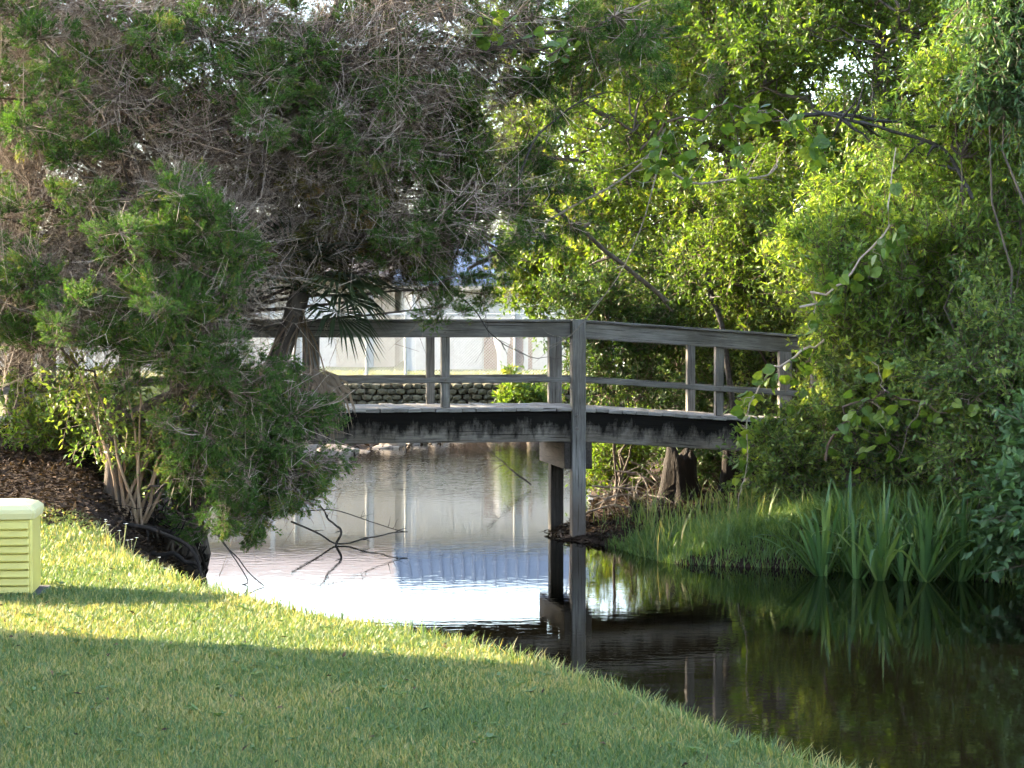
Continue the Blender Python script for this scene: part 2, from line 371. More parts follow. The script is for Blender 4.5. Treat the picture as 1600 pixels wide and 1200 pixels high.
# water
m, nt, out = mat_new('dark_tannin_water')
geo = N(nt, 'ShaderNodeNewGeometry')
mp = N(nt, 'ShaderNodeMapping'); mp.inputs['Scale'].default_value = (1.0, 2.2, 1); nt.links.new(geo.outputs['Position'], mp.inputs[0])
n1 = N(nt, 'ShaderNodeTexNoise', Scale=4.5, Detail=3, Roughness=.5, Distortion=.4); nt.links.new(mp.outputs[0], n1.inputs['Vector'])
n2 = N(nt, 'ShaderNodeTexNoise', Scale=.22, Detail=2); nt.links.new(geo.outputs['Position'], n2.inputs['Vector'])
sx = N(nt, 'ShaderNodeSeparateXYZ'); nt.links.new(geo.outputs['Position'], sx.inputs[0])
mr = N(nt, 'ShaderNodeMapRange', interpolation_type='SMOOTHSTEP'); mr.inputs[1].default_value = 23; mr.inputs[2].default_value = 31; mr.inputs[3].default_value = .07; mr.inputs[4].default_value = .42
nt.links.new(sx.outputs[1], mr.inputs[0])
mm = N(nt, 'ShaderNodeMath', operation='MULTIPLY'); nt.links.new(mr.outputs[0], mm.inputs[0]); nt.links.new(n2.outputs['Fac'], mm.inputs[1])
b = N(nt, 'ShaderNodeBump', Distance=.02); nt.links.new(n1.outputs['Fac'], b.inputs['Height']); nt.links.new(mm.outputs[0], b.inputs['Strength'])
pb = N(nt, 'ShaderNodeBsdfPrincipled', Roughness=.02, IOR=1.33); pb.inputs['Base Color'].default_value = (.0022, .002, .0012, 1)
nt.links.new(b.outputs[0], pb.inputs['Normal']); nt.links.new(pb.outputs[0], out.inputs[0])
wme = np_mesh('water', [[-12, -20, 0], [40, -20, 0], [40, 44.5, 0], [-12, 44.5, 0]], [[0, 1, 2, 3]])
tag(link('water', wme, m), kind='structure')

# ------------------------------------------------------------------ footbridge
BA = rad(10)
br = empty('footbridge', (.71, 22.0, 0), 'weathered grey wooden footbridge with plank deck and post railings across the creek', 'bridge', rz=BA)
UL, UR, BW = -7.4, 5.6, 1.4
def deck(u): return 1.425 + np.where(u > 0, -.068 * u, np.where(u < -4.2, .055 * (u + 4.2), 0))
def dz(u): return float(deck(np.array(float(u))))
def slope(u): return -.068 if u > 0 else (.055 if u < -4.2 else 0.0)
pm = box_mesh('plank', .139, BW + .1, .036, .004)
for i, u in enumerate(np.arange(UL, UR, .146)):
    o = bpy.data.objects.new('plank', pm); COL.objects.link(o); o.parent = br
    if not pm.materials: pm.materials.append(M['plank'])
    u2 = u + .073
    o.location = (u2, BW / 2 + random.uniform(-.012, .012), dz(u2) - .018 + random.uniform(-.004, .004))
    o.rotation_euler = (random.uniform(-.004, .004), -math.atan(slope(u2)) + random.uniform(-.012, .012), random.uniform(-.008, .008))
def span(name, u0, u1, v, zoff, h, t, mat, bevel=.006):
    uc = (u0 + u1) / 2; a, b_ = dz(u0 + 1e-6), dz(u1 - 1e-6)
    L = math.hypot(u1 - u0, b_ - a)
    return box(name, (L, t, h), (uc, v, (a + b_) / 2 + zoff), mat, br, (0, -math.atan2(b_ - a, u1 - u0), 0), bevel)
secs = [(UL, -4.2), (-4.2, -.075), (.075, UR)]
for (a, b_) in secs:
    span('stringer', a, b_, .03, -.036 - .165, .33, .07, M['stringer'])
    span('stringer', a, b_, BW - .03, -.036 - .165, .33, .07, M['stringer'])
    span('stringer', a, b_, BW / 2, -.036 - .165, .32, .07, M['stringer'])
posts_n = [-6.9, -5.6, -4.2, -2.82, -1.43, 1.6, 2.73, 4.2]
for side, v in ((0, .03), (1, BW - .03)):
    sg = -1 if side == 0 else 1
    for (a, b_) in secs:
        e0 = a; e1 = b_
        span('top_rail', e0, e1, v, .84, .165, .04, M['wood'])
        span('mid_rail', e0, e1, v - sg * .0, .30, .055, .045, M['wood'])
        span('rail_cap', e0, e1, v, .937, .028, .15, M['wood'])
    for u in posts_n:
        wide = .15 if u in (2.73, -4.2) else .092
        zb = dz(u)
        pt = box('railing_post', (.915, .088, wide), (u, v - sg * .071, zb + .463), M['wood'], br, (0, math.pi / 2, 0), .005)
    # the tall pier posts: near one runs from the rail down into the water
    H = 3.0 if side == 0 else 3.0
    zt = 2.375 if side == 0 else 2.25
    if side == 0: box('pier_post', (3.0, .15, .15), (0, v - .03, zt - 1.5), M['tide'], br, (0, math.pi / 2, 0), .008)
    else: box('railing_post', (.94, .11, .15), (0, v - .08, 1.425 + .47), M['wood'], br, (0, math.pi / 2, 0), .006)
    if side == 0:
        for k, zz in enumerate((1.335, 1.2)):
            bm = bmesh.new(); bmesh.ops.create_cone(bm, cap_ends=True, segments=8, radius1=.019, radius2=.016, depth=.022)
            me = bpy.data.meshes.new('bolt'); bm.to_mesh(me); bm.free()
            o = bpy.data.objects.new('bolt', me); COL.objects.link(o); me.materials.append(M['steel'])
            o.parent = br; o.location = (-.025, -.084, zz); o.rotation_euler = (math.pi / 2, 0, 0)
bm = bmesh.new(); bmesh.ops.create_cone(bm, cap_ends=True, segments=8, radius1=.014, radius2=.012, depth=.016)
bme = bpy.data.meshes.new('bolt'); bm.to_mesh(bme); bm.free(); bme.materials.append(M['steel'])
for u in posts_n:
    for zz in (.3, .81, .87):
        o = bpy.data.objects.new('bolt', bme); COL.objects.link(o); o.parent = br
        o.location = (u + (.012 if zz > .85 else -.012), (.007 if zz > .5 else .056 - .0), dz(u) + zz); o.rotation_euler = (math.pi / 2, 0, 0)
        if zz < .5: o.location.y = .004
for u0 in (0, -4.2, 4.9):
    zb = dz(u0) - .37
    for du in (-.115, .115):
        box('cap_beam', (BW + .04, .075, .29), (u0 + du, BW / 2 - .0, zb - .146), M['pile'], br, (0, 0, math.pi / 2), .006)
    if u0:
        for v in (.08, BW - .08):
            box('pile', (2.4, .15, .15), (u0, v, zb - 1.2), M['pile'], br, (0, math.pi / 2, 0), .008)
box('pile', (2.2, .149, .149), (0.0, BW - .19, .0), M['pile'], br, (0, math.pi / 2, 0), .008)

# ------------------------------------------------------------------ far side: stone wall, fence, buildings
wl = empty('retaining_wall', (-2, 44.9, .4), 'low mossy retaining wall of rough stones beyond the bridge', 'wall')
def rock_mesh(name, sx, sy, sz, seed, sub=1, jit=.18):
    r = np.random.default_rng(seed)
    bm = bmesh.new(); bmesh.ops.create_icosphere(bm, subdivisions=sub, radius=.5)
    for v_ in bm.verts:
        f = 1 + r.uniform(-jit, jit)
        c = v_.co * f
        c = Vector([math.copysign(abs(q * 2) ** .7 / 2, q) for q in c])
        v_.co = Vector((c.x * sx, c.y * sy, c.z * sz))
    me = bpy.data.meshes.new(name); bm.to_mesh(me); bm.free(); return me
sm = [rock_mesh('stone', .25, .22, .15, s) for s in range(6)]
for q in sm: q.materials.append(M['stone'])
for r_ in range(5):
    for i in range(44):
        xx = -7.2 + i * .222 + (r_ % 2) * .11 + random.uniform(-.02, .02)
        o = bpy.data.objects.new('stone', random.choice(sm)); COL.objects.link(o); o.parent = wl
        o.location = (xx + 2, random.uniform(-.03, .03) + r_ * .02, .08 + r_ * .128 + random.uniform(-.012, .012))
        o.rotation_euler = (random.uniform(-.15, .15), random.uniform(-.15, .15), random.choice((0, math.pi)) + random.uniform(-.2, .2))

FY, FH, FZ = 47.0, 1.5, 1.08
fe = empty('chain_link_fence', (-2, FY, FZ), 'galvanised chain-link fence with round posts on the far lawn', 'fence')
def wtube(name, pts, radii, k, mat, parent, smooths=True):
    g = Geo(); tubes(g, np.array([pts]), np.array([radii]), k)
    return link(name, g.mesh(name, smooths), mat, parent)
fposts = [-15.4, -12.6, -9.8, -7.3, -5.0, -3.35, -2.45, .06, 2.6]
for xp in fposts:
    wtube('fence_post', [(xp, FY, .9), (xp, FY, FZ + FH / 2), (xp, FY, FZ + FH + .04)], [.032] * 3, 10, M['galv'], fe)
wtube('top_rail', [(fposts[0], FY, FZ + FH), (-6, FY, FZ + FH), (fposts[-1], FY, FZ + FH)], [.021] * 3, 8, M['galv'], fe)
g = Geo()
x0, x1 = fposts[0], fposts[-1]; sp = .07
for sgn in (1, -1):
    segs = []
    for c in np.arange(x0 - FH, x1 + FH, sp):
        a = [c, FZ]; b_ = [c + sgn * FH, FZ + FH]
        t0, t1 = 0.0, 1.0
        dx = b_[0] - a[0]
        for lim, lo in ((x0, True), (x1, False)):
            t = (lim - a[0]) / dx
            if (dx > 0) == lo: t0 = max(t0, t)
            else: t1 = min(t1, t)
        if t1 - t0 > .02:
            q0 = (a[0] + dx * t0, FY - .035 - .004 * sgn, FZ + FH * t0); q1 = (a[0] + dx * t1, FY - .035 - .004 * sgn, FZ + FH * t1)
            segs.append([q0, q1])
    tubes(g, np.array(segs), np.full((len(segs), 2), .0065), 3)
link('wire_mesh', g.mesh('wire_mesh'), M['galv'], fe)

def wall_box(name, x0, x1, y0, y1, z0, z1, mat, parent, bevel=0):
    pl = parent.location
    return box(name, (x1 - x0, y1 - y0, z1 - z0), ((x0 + x1) / 2 - pl.x, (y0 + y1) / 2 - pl.y, (z0 + z1) / 2 - pl.z), mat, parent, bevel=bevel)
bR = empty('outbuilding', (0, 54, 1.1), 'low white outbuilding with blue-grey standing-seam metal roof beyond the fence', 'building')
wall_box('wall', -2.75, 2.9, 52.2, 57, .95, 3.3, M['white'], bR)
wall_box('brown_wall_panel', -.72, .52, 52.12, 52.197, 1.0, 2.45, M['brick'], bR)
wall_box('door', -1.5, -.78, 52.14, 52.196, 1.02, 3.05, M['white'], bR, .01)
wall_box('fascia', -3.0, 3.2, 51.62, 51.7, 3.22, 3.4, M['cream'], bR)
for xx in (-2.5, .35):
    wall_box('porch_post', xx - .06, xx + .06, 51.75, 51.87, .95, 3.3, M['white'], bR, .01)
def poly(name, V, F, mat, parent):
    me = bpy.data.meshes.new(name); me.from_pydata([tuple(map(float, v)) for v in V], [], F); me.update()
    return link(name, me, mat, parent)
def prism_roof(name, x0, x1, y0, y1, ze, zr, th, mat, parent, ribs=None, oh=0.0):
    ym = (y0 + y1) / 2
    V = []; 
    for xx in (x0, x1):
        V += [(xx, y0, ze), (xx, ym, zr), (xx, y1, ze), (xx, y1, ze - th), (xx, ym, zr - th), (xx, y0, ze - th)]
    F = [(0, 1, 7, 6), (1, 2, 8, 7), (2, 3, 9, 8), (3, 4, 10, 9), (4, 5, 11, 10), (5, 0, 6, 11), (0, 5, 4, 1), (1, 4, 3, 2), (6, 7, 10, 11), (7, 8, 9, 10)]
    r = poly(name, V, F, mat, parent)
    if ribs:
        L = math.hypot(ym - y0, zr - ze); an = math.atan2(zr - ze, ym - y0)
        me = box_mesh('seam', .05, L, .07)
        me.materials.append(M['seam'])
        for xx in np.arange(x0 + .1, x1, ribs):
            o = bpy.data.objects.new('seam', me); COL.objects.link(o); o.parent = r
            o.matrix_basis = parent.matrix_basis.inverted().inverted() @ Matrix.Identity(4)
            o.matrix_basis = Matrix.Translation((xx, (y0 + ym) / 2, (ze + zr) / 2 + .02)) @ Matrix.Rotation(an, 4, 'X')
    return r
prism_roof('roof', -3.05, 3.25, 51.6, 57.6, 3.42, 4.75, .1, M['bluemetal'], bR, .28)
for xx in (-1, 1):
    poly('gable', [(-2.75 if xx < 0 else 2.9, 52.2, 3.3), (-2.75 if xx < 0 else 2.9, 57, 3.3), (-2.75 if xx < 0 else 2.9, 54.6, 4.45)], [(0, 1, 2)], M['white'], bR)
# the pale flared column behind the fence
bc = empty('garden_pillar', (-.25, 51.2, 1.1), 'pale flared plaster pillar standing in front of the brown wall behind the fence', 'pillar')
bm = bmesh.new()
prof = [(0, .16), (.06, .17), (.12, .12), (.55, .13), (.8, .2), (1.0, .22), (1.12, .17), (1.2, .11), (1.32, .1), (1.36, 0)]
rings = [[bm.verts.new((r_ * math.cos(a), r_ * math.sin(a), z_)) for a in np.arange(12) * math.pi / 6] if r_ else [bm.verts.new((0, 0, z_))] for z_, r_ in prof]
for A, B in zip(rings, rings[1:]):
    for i in range(12):
        if len(B) == 1: bm.faces.new((A[i], A[(i + 1) % 12], B[0]))
        else: bm.faces.new((A[i], A[(i + 1) % 12], B[(i + 1) % 12], B[i]))
me = bpy.data.meshes.new('shaft'); bm.to_mesh(me); bm.free(); me.materials.append(M['white'])
o = bpy.data.objects.new('shaft', me); COL.objects.link(o); o.parent = bc

bL = empty('cream_house', (-8, 52, 1.1), 'long cream and white house with pale roof behind the cedars', 'house')
wall_box('wall', -16, -3.1, 54, 61, .95, 3.7, M['cream'], bL)
prism_roof('roof', -16.5, -2.85, 53.4, 61.6, 3.75, 5.0, .14, M['lightroof'], bL)
for xx in (-15.95, -3.15):
    poly('gable', [(xx, 54, 3.65), (xx, 61, 3.65), (xx, 57.5, 4.72)], [(0, 1, 2)], M['cream'], bL)
for xx in (-13.4, -10.2, -7.4):
    wi = wall_box('window', xx - .5, xx + .5, 53.93, 53.998, 2.0, 3.1, M['white'], bL, .01)
    box('pane', (.84, .02, .94), (0, -.035, 0), M['glass'], wi)
wall_box('door', -5.6, -4.65, 53.93, 53.998, 1.0, 3.1, M['white'], bL, .01)
for xx in (-6.3, -3.7):
    wall_box('porch_post', xx - .06, xx + .06, 53.6, 53.72, .95, 3.68, M['white'], bL, .01)

# rocks on the far shore
for i in range(26):
    xx = random.uniform(-4.6, .6); yy = np.interp(xx, [-4.6, -3, -1.5, .6], [34.5, 36.2, 40.5, 42.8]) + random.uniform(0, 1.0)
    s_ = random.uniform(.18, .55) * (1 if xx < -1 else .6)
    me = rock_mesh('shore_rock', s_ * random.uniform(.9, 1.7), s_, s_ * random.uniform(.45, .7), 100 + i, 2, .14); me.materials.append(M['rock'])
    o = bpy.data.objects.new('shore_rock', me); COL.objects.link(o)
    o.location = (xx, yy, float(Gz(xx, yy)) + s_ * .05); o.rotation_euler = (random.uniform(-.2, .2), random.uniform(-.2, .2), random.uniform(0, 6))
    tag(o, 'pale tan rock lying among others on the far shore under the bridge', 'rock', 'rocks along the far shore')

# ------------------------------------------------------------------ house beside the lawn (its shadow falls across the near lawn)
hs = empty('side_house', (-11, 4, .8), 'white sided house to the left of the lawn beside the generator, outside the frame', 'house')
wall_box('wall', -16, -6.0, -8, 12.25, .5, 4.2, M['white'], hs)
V = [(-16.4, -8.4, 4.2), (-5.8, -8.4, 4.2), (-5.8, 12.45, 4.2), (-16.4, 12.45, 4.2), (-11, -3, 6.6), (-11, 7, 6.6)]
poly('roof', V, [(0, 1, 4), (1, 2, 5, 4), (2, 3, 5), (3, 0, 4, 5), (0, 3, 2, 1)], M['lightroof'], hs)
for yy in (1.0, 5.5, 9.5):
    wi = wall_box('window', -6.0, -5.94, yy - .5, yy + .5, 1.6, 3.0, M['white'], hs, .01)
    box('pane', (.02, .84, 1.2), (.03, 0, 0), M['glass'], wi)

# ------------------------------------------------------------------ standby generator
M['genbody'] = noise_mat('pale_green_painted_steel', [(.3, (.43, .375, .1)), (.7, (.49, .43, .125))], scale=3, rough=.45, bump=.02, spec=.4)
M['genlid'] = noise_mat('cream_faded_lid', [(.3, (.52, .48, .25)), (.7, (.58, .53, .3))], scale=4, rough=.45, bump=.02, spec=.4)
M['genpad'] = noise_mat('dark_composite_pad', [(.3, (.045, .045, .05)), (.7, (.09, .085, .085))], scale=30, bump=.3)
gd = 12.55
gp = P(51, 940, gd); gzb = float(Gz(gp[0], gp[1]))
ge = empty('standby_generator', (gp[0], gp[1], gp[2] - .005), 'pale yellow-green louvred generator box with cream lid on the lawn', 'generator', rz=rad(6.0))
GW, GD, GH = 1.05, .42, .59
# local frame: x to the left is negative, origin at the front right bottom corner
box('base_pad', (GW + .12, GD + .1, .08), (-GW / 2, GD / 2, .008), M['genpad'], ge, bevel=.008)
body = box('body', (GW, GD, GH - .12), (-GW / 2, GD / 2, .046 + (GH - .12) / 2), M['genbody'], ge, bevel=.012)
lm = box_mesh('louvre', GW - .03, .026, .046, .004); lm.materials.append(M['genbody'])
for k in range(9):
    o = bpy.data.objects.new('louvre', lm); COL.objects.link(o); o.parent = body
    o.location = (-.006, -GD / 2 - .006, -.205 + k * .0495); o.rotation_euler = (rad(-24), 0, 0)
bm = bmesh.new()
prof = [(0, -.012), (.035, -.022), (.06, -.018), (.085, .012), (.1, .06)]     # height, inset of the lid profile
loops = []
for z_, ins in prof:
    loops.append([bm.verts.new(p_) for p_ in ((-GW + ins, ins, z_), (-ins, ins, z_), (-ins, GD - ins, z_), (-GW + ins, GD - ins, z_))])
for A, B in zip(loops, loops[1:]):
    for i in range(4): bm.faces.new((A[i], A[(i + 1) % 4], B[(i + 1) % 4], B[i]))
bm.faces.new(loops[-1]); bm.faces.new(loops[0][::-1])
bmesh.ops.bevel(bm, geom=[e for e in bm.edges if abs(e.verts[0].co.z - e.verts[1].co.z) > .01], offset=.02, segments=2, affect='EDGES')
me = bpy.data.meshes.new('lid'); bm.to_mesh(me); bm.free(); me.materials.append(M['genlid'])
o = bpy.data.objects.new('lid', me); COL.objects.link(o); o.parent = ge; o.location = (0, 0, GH - .075)

# ------------------------------------------------------------------ grass
def blades(g, x, y, h, wd, lean, rnd, z=None):
    n = len(x); z = Gz(x, y) if z is None else z
    a = RNG.random(n) * 2 * math.pi
    d = np.stack([np.cos(a), np.sin(a), np.zeros(n)], 1)
    sd_ = np.stack([-np.sin(a + RNG.normal(size=n) * .6), np.cos(a), np.zeros(n)], 1)
    sd_ = unit(sd_) * (wd / 2)[:, None]
    b0 = np.stack([x, y, z - .004], 1)
    up = np.array([0, 0, 1.])
    m1 = b0 + up * (h * .55)[:, None] + d * (h * lean * .3)[:, None]
    tp = b0 + up * (h * np.sqrt(np.clip(1 - (lean * .55) ** 2, .1, 1)))[:, None] + d * (h * lean)[:, None]
    v = np.stack([b0 - sd_, b0 + sd_, m1 + sd_ * .85, m1 - sd_ * .85, tp], 1)
    i = np.arange(n)[:, None] * 5
    F = np.concatenate([i + np.array([[0, 1, 2]]), i + np.array([[0, 2, 3]]), i + np.array([[3, 2, 4]])])
    g.add(v, F, np.repeat(rnd, 5))

n = 900000
y = 6.3 + (16.9 - 6.3) * RNG.random(n) ** 1.25
x = RNG.uniform(-.27, .27, n) * y
sL, sR, sF = bank(x, y)
lim = 16.3 + .4 * vnoise(x * 1.3, y, 3) - .55 * np.clip(x + 3.2, -3, 3)
dens = np.clip(1.15 - .055 * (y - 6), .5, 1.0)
ok = (sL > .22) & (y < lim) & (RNG.random(n) < dens * (.8 + .2 * vnoise(x * 2, y * 2, 5)))
in_pad = (x > gp[0] - 1.3) & (x < gp[0] + .06) & (y > gp[1] - .05) & (y < gp[1] + .62)
ok &= ~in_pad
x, y, sL = x[ok], y[ok], sL[ok]
if len(x) > 265000: x, y, sL = x[:265000], y[:265000], sL[:265000]
n = len(x)
patch = .5 + .5 * vnoise(x * 1.1, y * 1.1, 9)
h = RNG.uniform(.02, .05, n) * (1 + .35 * patch) + np.where(sL < .95, RNG.random(n) ** 3 * .09, 0)
wd = RNG.uniform(.0038, .0066, n) * np.interp(y, [7, 16], [1, 1.5])
rnd = np.clip(RNG.random(n) ** 1.15 * .85 + .16 * vnoise(x * 2.3, y * 2.3, 1) + .14 * vnoise(x * .9, y * .9, 4) + .07, 0, 1)
g = Geo(); blades(g, x, y, h, wd, RNG.uniform(.1, 1.0, n), rnd)
print('lawn blades', n)
tag(link('lawn_grass', g.mesh('lawn_grass'), M['lawn']), 'mown lawn grass sloping down to the creek, half in shade', 'grass', kind='stuff')

k = 150
x = RNG.uniform(-3.4, 1.4, k * 3); y = RNG.uniform(6.6, 14.5, k * 3); ok = (bank(x, y)[0] > .6); x, y = x[ok][:k], y[ok][:k]; k = len(x)
xr, yr = np.repeat(x, 7), np.repeat(y, 7); m7 = len(xr); a = RNG.uniform(0, 6.28, m7)
C = np.stack([xr + RNG.normal(size=m7) * .006, yr + RNG.normal(size=m7) * .006, Gz(xr, yr) + RNG.uniform(.02, .04, m7)], 1)
g = Geo(); kites(g, C, np.stack([np.cos(a), np.sin(a), RNG.uniform(.1, .7, m7)], 1), np.tile([0, 0, 1.], (m7, 1)), RNG.uniform(.02, .05, m7), RNG.uniform(.012, .026, m7), np.repeat(RNG.uniform(.0, .5, k), 7))
tag(link('lawn_weeds', g.mesh('lawn_weeds'), M['bank_grass']), 'small broad-leaved weeds scattered through the lawn', 'weeds', kind='stuff')
k = 260
x = RNG.uniform(-3.4, 1.4, k); y = RNG.uniform(6.6, 15.5, k); ok = (bank(x, y)[0] > .4); x, y = x[ok], y[ok]; k = len(x)
C = np.stack([x, y, Gz(x, y) + RNG.uniform(.03, .05, k)], 1); D = rdir(k); D[:, 2] *= .3
g = Geo(); kites(g, C, D, np.tile([0, 0, 1.], (k, 1)) + RNG.normal(size=(k, 3)) * .3, RNG.uniform(.025, .05, k), RNG.uniform(.01, .02, k), RNG.uniform(.6, 1, k))
tag(link('fallen_leaves', g.mesh('fallen_leaves'), M['litter']), 'a few dry fallen leaves scattered on the lawn', 'leaves', kind='stuff')

# far lawn
n = 16000
x = RNG.uniform(-13, 4, n); y = RNG.uniform(45.2, 50, n)
g = Geo(); blades(g, x, y, RNG.uniform(.05, .12, n), RNG.uniform(.015, .03, n), RNG.uniform(.1, .9, n), RNG.random(n) ** .8)
tag(link('far_lawn_grass', g.mesh('far_lawn_grass'), M['lawn']), 'sunlit lawn behind the stone wall and chain-link fence', 'grass', kind='stuff')

# right bank mound
n = 110000
x = RNG.uniform(.9, 7.5, n); y = RNG.uniform(17.2, 23.2, n)
sL, sR, sF = bank(x, y)
ok = (sR > .02) & (RNG.random(n) < np.where((x < 2.6) & (y > 21.3 + .25 * vnoise(x * 3, y * 3)), .015, 1)) & (sR < 3.2)
x, y, sR = x[ok], y[ok], sR[ok]; n = len(x)
h = RNG.uniform(.08, .24, n) * np.clip(.5 + sR, .5, 1.1)
g = Geo(); blades(g, x, y, h, RNG.uniform(.006, .011, n), RNG.uniform(.2, 1.2, n), np.clip(RNG.random(n) * .85 + .1 * vnoise(x * 2, y * 2), 0, 1))
k = 500
x = RNG.uniform(1.3, 3.2, k); y = RNG.uniform(20, 22.6, k)
blades(g, x, y, RNG.uniform(.25, .5, k), RNG.uniform(.008, .014, k), RNG.uniform(.1, .8, k), RNG.uniform(.6, 1, k))
tag(link('bank_grass', g.mesh('bank_grass'), M['bank_grass']), 'long soft grass mound on the right bank below the bridge', 'grass', kind='stuff')

# leaf litter: left slope and the muddy spit
def litter(xs, ys, mask, nn, sz):
    x = RNG.uniform(*xs, nn); y = RNG.uniform(*ys, nn); ok = mask(x, y); x, y = x[ok], y[ok]; k = len(x)
    C = np.stack([x, y, Gz(x, y) + RNG.uniform(.004, .03, k)], 1)
    D = rdir(k); D[:, 2] *= .35; Nn = np.tile([0, 0, 1.], (k, 1)) + RNG.normal(size=(k, 3)) * .3
    kites(g, C, D, Nn, RNG.uniform(.6, 1.3, k) * sz, RNG.uniform(.25, .5, k) * sz, RNG.random(k))
g = Geo()
litter((-9, -1.8), (14.8, 23), lambda x, y: (bank(x, y)[0] > .15) & (y > 15.9 - .5 * np.clip(x + 3.2, -3, 3)), 42000, .07)
litter((.2, 5), (21, 27), lambda x, y: bank(x, y)[1] > -.02, 16000, .07)
litter((-7, 1), (34, 44.8), lambda x, y: np.maximum(bank(x, y)[0], bank(x, y)[2]) > 0, 9000, .12)
tag(link('leaf_litter', g.mesh('leaf_litter'), M['litter']), 'dead brown leaves covering the shaded banks', 'leaf litter', kind='stuff')

# ------------------------------------------------------------------ trees and shrubs
def limb_path(a, b, sag=.0, amp=.05, n=8, lift=.0):
    mid = (a + b) / 2 + np.array([0, 0, lift]) + RNG.normal(size=3) * np.linalg.norm(b - a) * .08
    return wobble(bez(a, mid, b, n), amp)

def nearest_on(paths, p):
    best = None
    for q in paths:
        d = np.linalg.norm(q - p, axis=1) + np.maximum(0, q[:, 2] - p[2]) * .6
        i = int(np.argmin(d))
        if best is None or d[i] < best[0]: best = (d[i], q[i])
    return best[1]

def twig_batch(start, direc, length, n=4, curl=.25):
    Nn = len(start); t = np.linspace(0, 1, n)
    bend = RNG.normal(size=(Nn, 3)) * curl * length[:, None]
    p = start[:, None, :] + direc[:, None, :] * (length[:, None] * t)[:, :, None] + bend[:, None, :] * (t ** 2)[None, :, None]
    p[:, 1:, :] += RNG.normal(size=(Nn, n - 1, 3)) * (length[:, None, None] * .03)
    return p

class Tree:
    def __init__(s, name, label, cat, base, group=None):
        s.base = np.array(base, float); s.root = empty(name, base, label, cat, group)
        s.wood = Geo(); s.twigs = Geo(); s.leaf = Geo(); s.leaf2 = Geo(); s.paths = []
    def trunk(s, pts, r0, r1, k=9):
        pts = np.array(pts, float)
        t = np.linspace(0, 1, len(pts)); tt = np.linspace(0, 1, 12)
        p = np.stack([np.interp(tt, t, pts[:, i]) for i in range(3)], 1); p = wobble(p, r0 * .15)
        r = r0 + (r1 - r0) * tt; r[0] *= 1.5; r[1] *= 1.15
        tubes(s.wood, p[None], r[None], k); s.paths.append(p)
    def limb(s, a, b, r0, r1, k=6, lift=.15, amp=.04, keep=True):
        p = limb_path(np.array(a), np.array(b), amp=amp, lift=lift)
        tubes(s.wood, p[None], np.linspace(r0, r1, len(p))[None], k)
        if keep: s.paths.append(p)
        return p
    def finish(s, leafmat, leafmat2=None, crown='crown'):
        if s.wood.n: link('trunk', s.wood.mesh('trunk', True), M['bark'], s.root)
        if s.twigs.n: link('twigs', s.twigs.mesh('twigs'), M['twig'], s.root)
        if s.leaf.n: link(crown, s.leaf.mesh(crown), M[leafmat], s.root)
        if s.leaf2.n: link('dry_foliage', s.leaf2.mesh('dry_foliage'), M[leafmat2], s.root)

def cedar_mesh(droop, nspray, leafmat, r=(.36, .36, .26), m_=44):
    """one tuft of feathery scale-leaf sprays about the origin; shared by many pieces"""
    r = np.array(r); gl = Geo(); gt = Geo()
    sub = RNG.normal(size=(7, 3)) * r * .55                       # the tuft is made of smaller tufts
    own = RNG.integers(0, 7, nspray); tone = RNG.normal(size=7) * .16
    d = rdir(nspray); st = sub[own] + d * r * .4 * (RNG.random(nspray) ** .5)[:, None]
    dr = unit(d * .7 + unit(sub)[own] * .6 + np.array([0, 0, .5 - droop]) + RNG.normal(size=(nspray, 3)) * .25)
    L = RNG.uniform(.07, .17, nspray)
    p = twig_batch(st - dr * .05, dr, L, 3, .1)
    tubes(gt, p[:, [0, 2]], np.tile([.0028, .0012], (nspray, 1)), 3, RNG.uniform(.1, .7, nspray))
    core = twig_batch(np.zeros((30, 3)), unit(sub[RNG.integers(0, 7, 30)] + RNG.normal(size=(30, 3)) * .12), RNG.uniform(.2, .5, 30), 5, .3)
    tubes(gt, core, np.tile(np.linspace(.006, .002, 5), (30, 1)), 4)
    tt = RNG.uniform(.1, 1.0, (nspray, m_))
    rr = .03 * np.sin(np.clip(tt, .15, 1) * 2.6)[:, :, None]
    C = st[:, None, :] + dr[:, None, :] * (L[:, None] * tt)[:, :, None] + RNG.normal(size=(nspray, m_, 3)) * rr * .45
    D = unit(dr[:, None, :] * 1.0 + RNG.normal(size=(nspray, m_, 3)) * .5)
    base = np.clip(.46 + tone[own][:, None] + RNG.normal(size=(nspray, 1)) * .2 + RNG.normal(size=(nspray, m_)) * .1 + (tt - .5) * .25, 0, .99)
    k = nspray * m_
    tris(gl, C.reshape(-1, 3), D.reshape(-1, 3), rdir(k), RNG.uniform(.014, .03, k), RNG.uniform(.008, .014, k), base.ravel())
    nl = sum(len(f) for f in gl.F)
    nv = gl.n
    gl.V += gt.V; gl.F += [f + nv for f in gt.F]; gl.R += gt.R
    me = gl.mesh('foliage_clump')
    mi = np.zeros(len(me.polygons), dtype=np.int32); mi[nl:] = 1
    me.materials.append(leafmat); me.materials.append(M['twig']); me.polygons.foreach_set('material_index', mi)
    return me
CED_UP = [cedar_mesh(.0, 190, M['cedar']) for _ in range(6)]
CED_LOW = [cedar_mesh(.8, 200, M['cedar']) for _ in range(4)]
CED_DRY = [cedar_mesh(.2, 100, M['cedar_brown']) for _ in range(3)]
